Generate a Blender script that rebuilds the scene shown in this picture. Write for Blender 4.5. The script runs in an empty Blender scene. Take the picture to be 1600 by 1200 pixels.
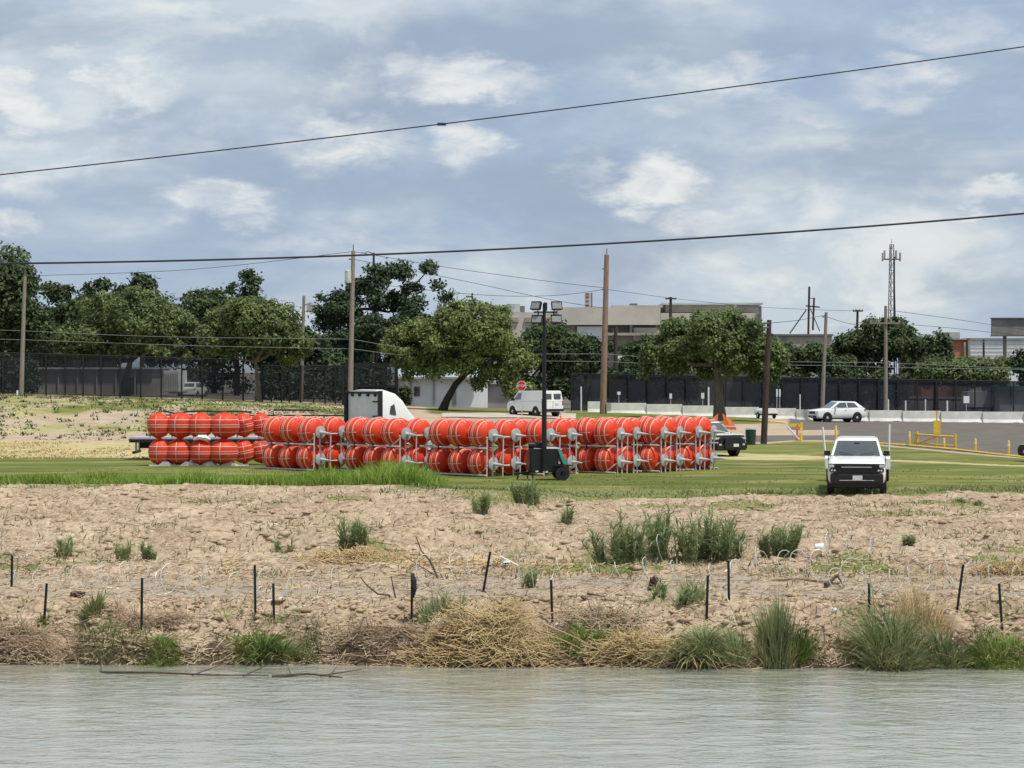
import bpy, math, random
import numpy as np
from mathutils import Vector, Matrix
R = math.radians
random.seed(7)
S = bpy.context.scene
COL = S.collection

# ------------------------------------------------------------------ camera
FPX, HZ, CZ = 3560.0, 580.0, 4.3          # focal length and horizon row of a 1600 px wide picture; eye height over the lawn
cam = bpy.data.cameras.new('camera'); cam.sensor_width = 36; cam.lens = FPX / 1600 * 36
cam.shift_y = (HZ - 600) / 1600; cam.clip_start = 0.5; cam.clip_end = 9000
co = bpy.data.objects.new('camera', cam); co.location = (0, 0, CZ); co.rotation_euler = (R(90), 0, 0)
COL.objects.link(co); S.camera = co

# ------------------------------------------------------------------ sun, exposure
SUN_EL, SUN_AZ = 66, 50                   # elevation; direction the light comes from, degrees from "behind the camera" to the right
sl = bpy.data.lights.new('sun', 'SUN'); sl.energy = 4.0; sl.angle = R(3); sl.color = (1, 0.95, 0.87)
so = bpy.data.objects.new('sun', sl)
sv = Vector((math.sin(R(SUN_AZ)) * math.cos(R(SUN_EL)), -math.cos(R(SUN_AZ)) * math.cos(R(SUN_EL)), math.sin(R(SUN_EL))))
so.rotation_euler = sv.to_track_quat('Z', 'Y').to_euler(); so.location = (0, 0, 60); COL.objects.link(so)
S.view_settings.view_transform = 'Standard'; S.view_settings.look = 'None'
S.view_settings.exposure = 0.0; S.view_settings.gamma = 1; S.view_settings.use_curve_mapping = False
S.cycles.max_bounces = 6; S.cycles.transparent_max_bounces = 12; S.cycles.diffuse_bounces = 3
S.cycles.sample_clamp_indirect = 6

# ------------------------------------------------------------------ sky
world = bpy.data.worlds.new('World'); S.world = world; world.use_nodes = True
def build_sky():
    nt = world.node_tree; N = nt.nodes; L = nt.links; N.clear()
    def nd(t, **k):
        n = N.new(t)
        for a, b in k.items(): setattr(n, a, b)
        return n
    def val(sock, v):
        if isinstance(v, (int, float, tuple)): sock.default_value = v
        else: L.new(v, sock)
    def mth(op, a, b=0.0, c=None, clamp=False):
        n = nd('ShaderNodeMath', operation=op, use_clamp=clamp); val(n.inputs[0], a); val(n.inputs[1], b)
        if c is not None: val(n.inputs[2], c)
        return n.outputs[0]
    def vmth(op, a, b):
        n = nd('ShaderNodeVectorMath', operation=op); val(n.inputs[0], a); val(n.inputs[1], b)
        return n.outputs['Value'] if op == 'LENGTH' else n.outputs[0]
    def noise(vec, scale, detail=5, rough=0.55, dist=0.0, out=0):
        n = nd('ShaderNodeTexNoise'); L.new(vec, n.inputs['Vector'])
        n.inputs['Scale'].default_value = scale; n.inputs['Detail'].default_value = detail
        n.inputs['Roughness'].default_value = rough; n.inputs['Distortion'].default_value = dist
        return n.outputs[out]
    def ramp(v, a, b, lo=0.0, hi=1.0):
        n = nd('ShaderNodeMapRange', interpolation_type='SMOOTHSTEP'); val(n.inputs[0], v)
        for i, q in zip((1, 2, 3, 4), (a, b, lo, hi)): n.inputs[i].default_value = q
        return n.outputs[0]
    def mix(f, a, b):
        n = nd('ShaderNodeMix', data_type='RGBA'); val(n.inputs[0], f)
        for s, v in ((n.inputs[6], a), (n.inputs[7], b)):
            if isinstance(v, tuple): s.default_value = v + (1,)
            else: L.new(v, s)
        return n.outputs[2]
    g = nd('ShaderNodeTexCoord').outputs['Generated']
    sep = nd('ShaderNodeSeparateXYZ'); L.new(g, sep.inputs[0]); x, y, z = sep.outputs
    st = vmth('MULTIPLY', g, (1, 1, 2.4))
    # direction as a slope to the north (y) for the cloud banks standing there
    yc = mth('MAXIMUM', y, 0.08)
    cmb = nd('ShaderNodeCombineXYZ'); L.new(mth('DIVIDE', x, yc), cmb.inputs[0]); L.new(mth('DIVIDE', z, yc), cmb.inputs[1])
    wob = noise(st, 17, 6, 0.6, 0, 1)
    wv = vmth('MULTIPLY', vmth('SUBTRACT', wob, (0.5, 0.5, 0.5)), (0.085, 0.05, 0))
    uv = vmth('ADD', cmb.outputs[0], wv)
    north = ramp(y, 0.55, 0.85)
    def bank(px, py, rx, ry):
        d = vmth('MULTIPLY', vmth('SUBTRACT', uv, ((px - 800) / FPX, (HZ - py) / FPX, 0)), (FPX / rx, FPX / ry, 0))
        return ramp(vmth('LENGTH', d, (0, 0, 0)), 1.3, 0.25)
    def banks(lst):
        acc = None
        for (px, py, rx, ry, a) in lst:
            v = mth('MULTIPLY', bank(px, py, rx, ry), a)
            acc = v if acc is None else mth('MAXIMUM', acc, v)
        return mth('MULTIPLY', acc, north)
    WB = [(20, 160, 75, 45, 1), (215, 140, 85, 42, .95), (30, 245, 150, 60, .7), (20, 350, 70, 40, .9), (530, 215, 140, 60, .85),
                   (735, 240, 75, 50, .9), (730, 135, 150, 48, .9), (1010, 290, 110, 55, 1), (335, 318, 105, 42, .85), (1130, 125, 170, 55, .8),
                   (1130, 350, 110, 45, .8), (1560, 300, 110, 26, .75), (1500, 60, 170, 60, .5), (500, 20, 90, 30, .5), (345, 190, 60, 60, .55), (560, 375, 260, 35, .45), (1240, 170, 90, 40, .6), (620, 120, 70, 40, .6), (880, 250, 60, 40, .5), (1420, 140, 120, 40, .6), (120, 90, 80, 30, .5)]
    white = banks(WB)
    dark = banks([(860, 70, 420, 62, 1), (420, 75, 330, 45, .65), (640, 298, 330, 40, .75), (430, 245, 160, 40, .5), (1380, 265, 360, 48, .75),
                  (900, 330, 220, 30, .5), (160, 290, 160, 30, .4), (180, 50, 260, 42, .6), (1180, 70, 240, 46, .7), (1450, 230, 200, 40, .6)])
    under = banks([(a, b + .8 * d, c * 1.1, d * .65, .55 * e) for a, b, c, d, e in WB])
    dark = mth('MAXIMUM', dark, under)
    n1 = noise(st, 5.5, 6, 0.55, 0.3); n2 = noise(st, 13, 8, 0.6, 0.4)
    n3 = noise(st, 34, 6, 0.62, 0.5)
    base = mix(ramp(n1, 0.36, 0.60), (0.365, 0.475, 0.645), (0.60, 0.685, 0.76))
    base = mix(ramp(n3, 0.35, 0.7, 0, 0.22), base, (0.62, 0.70, 0.78))
    n5 = noise(vmth('ADD', st, (3.1, 1.7, 5.2)), 7.5, 5, 0.55, 0.6)
    base = mix(ramp(n5, 0.5, 0.66, 0, 0.6), base, (0.345, 0.42, 0.535))
    base = mix(mth('MULTIPLY', dark, 0.85), base, (0.345, 0.435, 0.57))
    fine = ramp(n2, 0.38, 0.68)
    wmask = mth('MULTIPLY', mth('MULTIPLY', white, mth('ADD', mth('MULTIPLY', fine, 0.5), 0.62)), ramp(n3, 0.25, 0.6, 0.72, 1.1), clamp=True)
    wmask = mth('MULTIPLY', mth('MULTIPLY', ramp(wmask, 0.08, 1.0), 0.92), ramp(n3, 0.30, 0.62, 0.62, 1.05))
    every = mth('MULTIPLY', mth('MULTIPLY', ramp(n2, 0.47, 0.63), ramp(n1, 0.42, 0.62)), mth('SUBTRACT', 1.0, mth('MULTIPLY', dark, 0.8)))
    wmask = mth('MAXIMUM', wmask, mth('MULTIPLY', every, 0.7))
    cloud = mix(wmask, base, (0.90, 0.915, 0.90))
    sky = nd('ShaderNodeTexSky', sky_type='NISHITA', sun_disc=False); sky.sun_elevation = R(SUN_EL)
    sky.sun_rotation = math.atan2(sv.x, sv.y); sky.air_density = 1.0; sky.dust_density = 1.5
    b1 = nd('ShaderNodeBackground'); L.new(sky.outputs[0], b1.inputs[0]); b1.inputs[1].default_value = 0.09
    b2 = nd('ShaderNodeBackground'); L.new(cloud, b2.inputs[0]); b2.inputs[1].default_value = 1.0
    ms = nd('ShaderNodeMixShader'); ms.inputs[0].default_value = 0.88
    L.new(b1.outputs[0], ms.inputs[1]); L.new(b2.outputs[0], ms.inputs[2])
    o = nd('ShaderNodeOutputWorld'); L.new(ms.outputs[0], o.inputs[0])
build_sky()
try:
    world.cycles.sampling_method = 'MANUAL'; world.cycles.sample_map_resolution = 512
except Exception: pass

# ------------------------------------------------------------------ noise and terrain
def _hash(i, j, s):
    h = (i.astype(np.int64) * 374761393 + j.astype(np.int64) * 668265263 + s * 974711) & 0x7fffffff
    h = ((h ^ (h >> 13)) * 1274126177) & 0x7fffffff
    return ((h ^ (h >> 16)) & 0xffff) / 65535.0
def vnoise(x, y, s=0):
    x = np.asarray(x, float); y = np.asarray(y, float)
    i = np.floor(x); j = np.floor(y); fx = x - i; fy = y - j
    fx = fx * fx * fx * (fx * (fx * 6 - 15) + 10); fy = fy * fy * fy * (fy * (fy * 6 - 15) + 10)
    a, b, c, d = _hash(i, j, s), _hash(i + 1, j, s), _hash(i, j + 1, s), _hash(i + 1, j + 1, s)
    return (a * (1 - fx) + b * fx) * (1 - fy) + (c * (1 - fx) + d * fx) * fy - 0.5
def fbm(x, y, s=0, o=4, g=0.55):
    t = 0; a = 1; f = 1
    for k in range(o): t = t + a * vnoise(x * f + 13.7 * k, y * f - 7.1 * k, s + k); a *= g; f *= 2.03
    return t
def sst(v, a, b):
    t = np.clip((v - a) / (b - a), 0, 1); return t * t * (3 - 2 * t)
def edge(x): return 47.9 - 0.04 * np.clip(x, -40, 40) + 0.5 * fbm(x / 2.5, x * 0 + 3.3, 5, 3)
PU = [-60, -6, -3, 0, .35, .9, 1.8, 2.8, 4, 9, 11.5, 16, 22, 29, 33, 38, 43, 60]
PL = [-5, -3.4, -2.6, -1.93, -1.72, -1.5, -1.2, -1.02, -.93, -.8, -.64, -.22, .12, .25, .2, .08, 0, 0]
PR = [-5, -3.4, -2.6, -1.93, -1.75, -1.55, -1.22, -1.04, -.93, -.8, -.67, -.36, -.16, -.12, -.06, 0, 0, 0]
FX = [-90, -42.7, -26.7, -17, -5.3, 7, 17.6, 26.7, 42.7, 90]
FZ = [2.5, 2.35, 1.95, 1.63, 1.1, .83, .46, .14, -.05, -.05]
def T(x, y, detail=True):
    x = np.asarray(x, float); y = np.asarray(y, float)
    u = y - edge(x)
    w = sst(x, -6, 4)
    z = np.interp(u, PU, PL) * (1 - w) + np.interp(u, PU, PR) * w
    xf = x / np.maximum(y, 150) * 190
    z = z + np.interp(xf, FX, FZ) * sst(y, 136, 180) * 1.0
    if detail:
        m = sst(u, -.3, .6) * (1 - sst(y, 79, 86))
        lv = u / 1.55 + 1.5 * fbm(x / 5, y / 4, 131, 3) + .18 * fbm(x / .5, y / .5, 133, 2); saw = lv - np.floor(lv)
        z = z - m * sst(u, 10.5, 12.5) * np.clip(.10 + .5 * fbm(x / 5.5, y / 3, 135, 3), 0, .26) * sst(saw, 0, .12) * (1 - saw) * 1.6
        z = z + m * sst(u, 10, 13) * .16 * fbm(x / 4, y / 3.5, 137, 2)
        road = sst(u, 3.2, 4.2) * (1 - sst(u, 8.5, 10))
        rough = m * (1 - .85 * road) * (.45 + 1.1 * np.clip(fbm(x / 5, y / 5, 141, 2) + .45, 0, 1))
        z = z + rough * .13 * fbm(x / 1.6, y / 1.9, 11, 3)
        cl = fbm(x / .38 + y * .35, y / .5 - x * .2, 21, 3, .6)
        z = z + rough * .085 * np.abs(cl) * (1 + .8 * vnoise(x / 3, y / 3, 8))
        fur = np.abs(vnoise((x * .5 + y * .87) / .55, (x * .87 - y * .5) / 3.0, 31))
        z = z - rough * .10 * np.clip(fur * 3 - .15, 0, 1) * sst(fbm(x / 4, y / 4, 44, 2), -.2, .2) * sst(u, 10, 13)
        cr = np.abs(vnoise(x / 5.5 + .3 * vnoise(x / .8, y / .8, 62), y / .75 + .16 * x + .5 * vnoise(x / 1.5, y / 1.5, 63), 61))
        z = z - m * (1 - road) * .28 * np.clip(1 - cr / .05, 0, 1) * sst(fbm(x / 3, y / 4, 46, 2), -.1, .25)
        z = z + m * road * (.075 * np.sin((u - 4) * 2.6 + 2.2 * vnoise(x / 7, y / 5, 9)) + .05 * fbm(x / 3.5, y / .45, 71, 3) + .03 * fbm(x / .5, y / .35, 72, 2))
        z = z + sst(u, 0, .4) * (1 - sst(u, 2.6, 3.4)) * .46 * fbm(x / .8, y / .7, 81, 4)
        z = z + m * .15 * (sst(u - 10.2 - .9 * fbm(x / 2.2, y * 0 + 1, 151, 4), -.12, .1) + .8 * sst(u - 3.1 - .5 * fbm(x / 1.5, y * 0 + 2, 153, 4), -.1, .1) - 1.85 * sst(u, 2.4, 14))
        far = sst(y, 86, 92)
        z = z + far * .03 * fbm(x / 2, y / 3, 91, 3) + sst(y, 138, 150) * (1 - sst(y, 176, 186)) * .18 * fbm(x / 2.5, y / 3, 93, 3) * (1 - sst(x, -8, 0))
    return z
def hit(px, py):
    """where the view ray of a photo pixel meets the smooth terrain"""
    sx, sz = (px - 800) / FPX, (HZ - py) / FPX
    d = np.arange(46, 420, .1); below = CZ + sz * d - T(sx * d, d, False)
    k = np.argmax(below <= 0); d0 = d[k] if below[k] <= 0 else 200.0
    return float(sx * d0), float(d0)
def G(px, d, lift=0.0):
    x = (px - 800) / FPX * d
    return Vector((x, d, float(T(x, d)) + lift))
def H(px, py, lift=0.0):
    x, d = hit(px, py); return Vector((x, d, float(T(x, d)) + lift))
def P(px, py, d): return Vector(((px - 800) / FPX * d, d, CZ + (HZ - py) / FPX * d))

# ------------------------------------------------------------------ materials
def new_mat(name):
    m = bpy.data.materials.new(name); m.use_nodes = True; m.node_tree.nodes.clear()
    return m, m.node_tree.nodes, m.node_tree.links
def link(L, s, v):
    if isinstance(v, (int, float)): s.default_value = v
    elif isinstance(v, tuple): s.default_value = v + (1,) if len(v) == 3 and len(s.default_value) == 4 else v
    else: L.new(v, s)
class NG:
    def __init__(s, name): s.m, s.N, s.L = new_mat(name); s.co = None
    def coord(s, kind='Object'):
        n = s.N.new('ShaderNodeTexCoord'); return n.outputs[kind]
    def geo(s): return s.N.new('ShaderNodeNewGeometry').outputs['Position']
    def mapv(s, v, sc=(1, 1, 1), rot=(0, 0, 0)):
        n = s.N.new('ShaderNodeMapping'); s.L.new(v, n.inputs[0]); n.inputs['Scale'].default_value = sc; n.inputs['Rotation'].default_value = rot
        return n.outputs[0]
    def noise(s, v, scale, detail=4, rough=.55, dist=0):
        n = s.N.new('ShaderNodeTexNoise'); s.L.new(v, n.inputs['Vector'])
        for k, q in (('Scale', scale), ('Detail', detail), ('Roughness', rough), ('Distortion', dist)): n.inputs[k].default_value = q
        return n.outputs[0]
    def ramp(s, v, a, b, lo=0., hi=1.):
        n = s.N.new('ShaderNodeMapRange'); n.interpolation_type = 'SMOOTHSTEP'; link(s.L, n.inputs[0], v)
        for i, q in zip((1, 2, 3, 4), (a, b, lo, hi)): n.inputs[i].default_value = q
        return n.outputs[0]
    def math(s, op, a, b=0., clamp=False):
        n = s.N.new('ShaderNodeMath'); n.operation = op; n.use_clamp = clamp; link(s.L, n.inputs[0], a); link(s.L, n.inputs[1], b); return n.outputs[0]
    def mix(s, f, a, b, mode='MIX'):
        n = s.N.new('ShaderNodeMix'); n.data_type = 'RGBA'; n.blend_type = mode; link(s.L, n.inputs[0], f); link(s.L, n.inputs[6], a); link(s.L, n.inputs[7], b); return n.outputs[2]
    def attr(s, name):
        n = s.N.new('ShaderNodeAttribute'); n.attribute_name = name; return n
    def bump(s, h, dist, strength=1):
        n = s.N.new('ShaderNodeBump'); s.L.new(h, n.inputs['Height']); n.inputs['Distance'].default_value = dist; n.inputs['Strength'].default_value = strength; return n.outputs[0]
    def out(s, col, rough=.8, metal=0., normal=None, spec=.4, trans=0., coat=0.):
        p = s.N.new('ShaderNodeBsdfPrincipled'); link(s.L, p.inputs['Base Color'], col); link(s.L, p.inputs['Roughness'], rough)
        p.inputs['Metallic'].default_value = metal; p.inputs['Specular IOR Level'].default_value = spec; p.inputs['Coat Weight'].default_value = coat
        if normal is not None:
            s.L.new(normal, p.inputs['Normal'])
            if coat: s.L.new(normal, p.inputs['Coat Normal'])
        sh = p.outputs[0]
        if trans:
            t = s.N.new('ShaderNodeBsdfTranslucent'); link(s.L, t.inputs[0], col)
            mx = s.N.new('ShaderNodeMixShader'); mx.inputs[0].default_value = trans; s.L.new(sh, mx.inputs[1]); s.L.new(t.outputs[0], mx.inputs[2]); sh = mx.outputs[0]
        o = s.N.new('ShaderNodeOutputMaterial'); s.L.new(sh, o.inputs[0]); return s.m
def sc3(c, k): return tuple(max(0, q * k) for q in c)
def mat(name, c, rough=.6, metal=0., var=.25, scale=3., bump=0., spec=.4, coat=0., stretch=(1, 1, 1)):
    g = NG(name); v = g.mapv(g.coord(), stretch); n = g.noise(v, scale, 5, .6)
    col = g.mix(g.ramp(n, .3, .7), sc3(c, 1 - var), sc3(c, 1 + var * .6))
    return g.out(col, rough, metal, g.bump(n, bump) if bump else None, spec, 0, coat)
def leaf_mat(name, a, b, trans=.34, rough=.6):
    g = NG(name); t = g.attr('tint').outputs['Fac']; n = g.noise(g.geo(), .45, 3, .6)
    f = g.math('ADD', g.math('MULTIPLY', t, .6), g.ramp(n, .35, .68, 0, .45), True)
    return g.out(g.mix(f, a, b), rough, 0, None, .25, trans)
M = {}
def buoy_mat():
    g = NG('orange_plastic'); v = g.coord(); p = g.geo(); oi = g.N.new('ShaderNodeObjectInfo')
    n = g.noise(v, 2.2, 5, .65); n2 = g.noise(p, 9, 5, .7)
    c = g.mix(g.ramp(n, .3, .7), (.56, .028, .010), (.70, .055, .016))
    c = g.mix(g.ramp(oi.outputs['Random'], 0, 1, 0, .3), c, (.76, .085, .03))
    c = g.mix(g.ramp(n2, .5, .78, 0, .35), c, (.50, .16, .09))
    return g.out(c, g.ramp(n, .3, .7, .42, .62), 0, None, .28)
M['orange'] = buoy_mat()
M['strap'] = mat('white_strap', (.70, .44, .36), .6, 0, .1, 6)
M['galv'] = mat('galvanised_steel', (.56, .56, .54), .5, .1, .25, 5)
M['disc'] = mat('grey_disc', (.40, .42, .43), .55, .1, .25, 5)
M['blacksteel'] = mat('black_steel', (.018, .018, .02), .5, .2, .3, 3)
M['rubber'] = mat('black_rubber', (.018, .018, .019), .8, 0, .3, 6)
M['blackplastic'] = mat('black_plastic', (.014, .014, .016), .4, 0, .2, 6)
M['white'] = mat('white_paint', (.80, .80, .79), .3, 0, .04, 1.2, 0, .5, .3)
M['whitedull'] = mat('dusty_white_paint', (.72, .72, .70), .55, 0, .1, 1.5)
M['silver'] = mat('silver_paint', (.60, .63, .66), .3, .3, .05, 2, 0, .5, .3)
M['gloss'] = mat('black_car_paint', (.012, .012, .014), .25, 0, .1, 1, 0, .5, .3)
M['glass'] = mat('dark_glass', (.05, .062, .066), .06, 0, .3, 1, 0, 1.0, 1.0)
M['chrome'] = mat('chrome', (.7, .7, .7), .15, .9, .05)
M['lamp'] = mat('clear_lamp_lens', (.62, .64, .66), .12, .3, .1, 8, 0, .8)
M['floodglass'] = mat('floodlight_glass', (.26, .27, .26), .15, .2, .15, 8, 0, .8)
M['plate'] = mat('licence_plate', (.62, .64, .62), .5, 0, .1, 9)
M['grey'] = mat('grey_panel', (.36, .36, .34), .6, 0, .12, 1)
M['teal'] = mat('teal_paint', (.05, .33, .26), .4, 0, .15, 3)
M['redlamp'] = mat('red_lens', (.35, .02, .02), .3, 0, .1)
M['woodgrey'] = mat('weathered_pole_wood', (.27, .235, .195), .9, 0, .3, 4, .01, .2, 0, (6, 6, .4))
M['woodbrown'] = mat('brown_pole_wood', (.30, .20, .14), .9, 0, .35, 4, .01, .2, 0, (6, 6, .4))
M['wooddark'] = mat('dark_pole_wood', (.075, .055, .045), .9, 0, .35, 4, .01, .2, 0, (6, 6, .4))
M['cable'] = mat('black_cable', (.02, .02, .028), .6, 0, .1)
M['cablepale'] = mat('pale_cable', (.21, .245, .245), .6, 0, .1)
M['concrete'] = mat('pale_concrete', (.66, .655, .61), .85, 0, .2, .9, .01)
M['yellow'] = mat('yellow_paint', (.72, .48, .05), .5, 0, .15, 4)
M['orangecloth'] = mat('orange_netting', (.62, .15, .05), .8, 0, .3, 4)
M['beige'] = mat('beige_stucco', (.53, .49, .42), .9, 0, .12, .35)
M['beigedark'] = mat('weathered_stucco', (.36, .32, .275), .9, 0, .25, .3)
M['whitewall'] = mat('white_wall', (.74, .75, .74), .85, 0, .10, .5)
M['greywall'] = mat('grey_wall', (.30, .285, .27), .9, 0, .18, .4)
M['brick'] = mat('orange_brick', (.40, .19, .10), .9, 0, .2, .6)
M['metalroof'] = mat('pale_metal_roof', (.44, .50, .52), .5, .3, .15, .7)
M['rust'] = mat('rust_red_roof', (.24, .11, .07), .9, 0, .3, 1)
M['board'] = mat('grey_board', (.23, .215, .205), .8, 0, .25, .8)
M['mast'] = mat('mast_steel', (.16, .165, .17), .5, .3, .1)
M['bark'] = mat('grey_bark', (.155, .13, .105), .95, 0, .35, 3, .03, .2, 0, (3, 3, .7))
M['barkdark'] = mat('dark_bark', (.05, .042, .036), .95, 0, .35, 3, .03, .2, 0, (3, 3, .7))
M['razor'] = mat('razor_wire_steel', (.60, .575, .52), .45, .2, .1)
M['tpost'] = mat('dark_post_steel', (.012, .013, .014), .6, 0, .2, 9)
M['stick'] = mat('dry_wood', (.32, .235, .16), .9, 0, .35, 6)
M['stickdark'] = mat('dark_dead_wood', (.10, .075, .06), .9, 0, .35, 6)
M['cloth'] = mat('mauve_cloth', (.17, .10, .10), .95, 0, .35, 9)
M['clothdark'] = mat('dark_cloth', (.03, .03, .045), .9, 0, .4, 9)
M['bag'] = mat('white_plastic', (.75, .77, .80), .5, 0, .1, 9)
M['red'] = mat('red_sign_paint', (.52, .03, .03), .5, 0, .1)
M['clod'] = mat('dry_clod', (.41, .31, .20), .95, 0, .35, 5, .02, .15)
M['leafolive'] = leaf_mat('olive_leaves', (.075, .11, .036), (.30, .36, .125))
M['leafmid'] = leaf_mat('mid_leaves', (.056, .09, .033), (.235, .29, .108))
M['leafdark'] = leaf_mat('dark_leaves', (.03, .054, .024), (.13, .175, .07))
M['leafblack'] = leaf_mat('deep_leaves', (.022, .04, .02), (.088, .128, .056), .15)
M['grassbright'] = leaf_mat('bright_grass', (.13, .235, .028), (.36, .48, .10), .35)
M['grassreed'] = leaf_mat('reed_leaves', (.045, .075, .022), (.40, .43, .20), .3)
M['turf'] = leaf_mat('turf', (.12, .145, .04), (.34, .335, .13), .35)
M['grassmid'] = leaf_mat('mid_grass', (.05, .092, .02), (.27, .335, .085), .3)
M['weed'] = leaf_mat('weed_leaves', (.08, .125, .045), (.40, .45, .22), .3)
M['straw'] = leaf_mat('straw', (.40, .27, .13), (.72, .56, .30), .15, .8)
M['litter'] = leaf_mat('dry_litter', (.22, .15, .09), (.60, .48, .33), .05, .9)
M['twig'] = leaf_mat('reddish_twigs', (.24, .165, .105), (.58, .43, .29), .05, .9)
def screen_mat():
    g = NG('black_mesh_screen'); p = g.N.new('ShaderNodeBsdfPrincipled'); p.inputs['Base Color'].default_value = (.005, .008, .016, 1); p.inputs['Roughness'].default_value = .7
    t = g.N.new('ShaderNodeBsdfTransparent'); mx = g.N.new('ShaderNodeMixShader')
    n = g.noise(g.geo(), .25, 2); g.L.new(g.ramp(n, .3, .7, .5, .74), mx.inputs[0])
    g.L.new(t.outputs[0], mx.inputs[1]); g.L.new(p.outputs[0], mx.inputs[2])
    o = g.N.new('ShaderNodeOutputMaterial'); g.L.new(mx.outputs[0], o.inputs[0]); return g.m
M['screen'] = screen_mat()
def screen_dark():
    g = NG('dense_black_mesh_screen'); p = g.N.new('ShaderNodeBsdfPrincipled'); p.inputs['Base Color'].default_value = (.004, .007, .017, 1); p.inputs['Roughness'].default_value = .7
    t = g.N.new('ShaderNodeBsdfTransparent'); mx = g.N.new('ShaderNodeMixShader')
    n = g.noise(g.geo(), .3, 2); g.L.new(g.ramp(n, .3, .7, .84, .95), mx.inputs[0])
    g.L.new(t.outputs[0], mx.inputs[1]); g.L.new(p.outputs[0], mx.inputs[2])
    o = g.N.new('ShaderNodeOutputMaterial'); g.L.new(mx.outputs[0], o.inputs[0]); return g.m
M['screendense'] = screen_dark()
def bank_mat():
    g = NG('bank_soil'); p = g.geo(); z = g.attr('zone'); sp = g.N.new('ShaderNodeSeparateColor'); g.L.new(z.outputs['Color'], sp.inputs[0])
    gr, wet, pale = sp.outputs
    n1 = g.noise(g.mapv(p, (1, .45, 1)), .5, 6, .62); n2 = g.noise(g.mapv(p, (1.1, .3, 2.2), (0, 0, .12)), 4.2, 6, .66, .5); n3 = g.noise(g.mapv(p, (1, .35, 1)), 16, 4, .65)
    c = g.mix(g.ramp(n1, .3, .72), (.335, .247, .165), (.515, .405, .285))
    c = g.mix(g.ramp(n2, .36, .60), g.mix(.62, c, (.17, .11, .07)), c)
    c = g.mix(g.math('MULTIPLY', g.ramp(n3, .52, .66), .6), c, (.62, .52, .38))
    c = g.mix(g.math('MULTIPLY', pale, g.ramp(g.noise(g.mapv(p, (.22, 1.5, 1)), 1.4, 4, .6), .35, .62), True), c, (.315, .27, .21))
    gn = g.ramp(g.math('ADD', gr, g.math('MULTIPLY', g.math('SUBTRACT', n2, .5), 1.3)), .35, .65)
    c = g.mix(gn, c, g.mix(g.ramp(n3, .35, .65), (.10, .13, .035), (.24, .24, .09)))
    c = g.mix(g.ramp(g.math('ADD', wet, g.math('MULTIPLY', g.math('SUBTRACT', n2, .5), .8)), .35, .75), c, (.105, .075, .05))
    h = g.math('ADD', n2, g.math('MULTIPLY', n3, .4))
    return g.out(c, .95, 0, g.bump(h, .05, .9), .15)
def lawn_mat():
    g = NG('park_ground'); p = g.geo(); z = g.attr('zone'); sp = g.N.new('ShaderNodeSeparateColor'); g.L.new(z.outputs['Color'], sp.inputs[0])
    green, dry, pave = sp.outputs
    nb = g.noise(g.mapv(p, (.05, .35, .3)), 1.0, 5, .6); n2 = g.noise(g.mapv(p, (.35, .5, 1)), 1.6, 6, .65); n3 = g.noise(p, 7, 5, .65)
    c = g.mix(g.ramp(n2, .3, .7), (.34, .26, .18), (.47, .38, .275))
    gcol = g.mix(g.ramp(nb, .35, .66), (.082, .108, .022), (.205, .212, .058))
    gcol = g.mix(g.math('MULTIPLY', g.ramp(n3, .4, .7), .5), gcol, (.07, .095, .02))
    n4 = g.noise(g.mapv(p, (.22, .3, 1)), 1.0, 5, .6)
    gcol = g.mix(g.math('MULTIPLY', g.ramp(n4, .5, .68), .55), gcol, (.30, .27, .12))
    dcol = g.mix(g.ramp(n2, .3, .7), (.33, .29, .135), (.54, .465, .25))
    dcol = g.mix(g.math('MULTIPLY', g.ramp(n3, .52, .72), .55), dcol, (.15, .14, .05))
    w = g.math('MULTIPLY', g.math('SUBTRACT', n2, .5), .9)
    c = g.mix(g.ramp(g.math('ADD', dry, w), .3, .7), c, dcol)
    c = g.mix(g.ramp(g.math('ADD', green, w), .3, .7), c, gcol)
    pc = g.mix(g.ramp(n2, .3, .7), (.115, .10, .09), (.165, .147, .13))
    c = g.mix(g.ramp(g.math('ADD', pave, g.math('MULTIPLY', w, .3)), .4, .6), c, pc)
    return g.out(c, .95, 0, g.bump(n3, .05, .7), .12)
M['bank'] = bank_mat(); M['lawn'] = lawn_mat()
M['path'] = mat('pale_path', (.46, .41, .33), .95, 0, .15, .4)
def water_mat():
    g = NG('river_water'); p = g.geo()
    n1 = g.noise(g.mapv(p, (.8, 1.5, 1)), 1.3, 4, .6, .6); n2 = g.noise(g.mapv(p, (1, 1.7, 1)), 4.5, 3, .55, .4); n0 = g.noise(g.mapv(p, (.12, .4, 1)), 1, 3)
    h = g.math('ADD', g.math('MULTIPLY', n1, 1.), g.math('MULTIPLY', n2, .28))
    c = g.mix(g.ramp(n0, .3, .7), (.30, .308, .238), (.355, .366, .294))
    return g.out(c, .09, 0, g.bump(h, .075, .8), 1.0, 0, .5)
M['water'] = water_mat()

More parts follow.
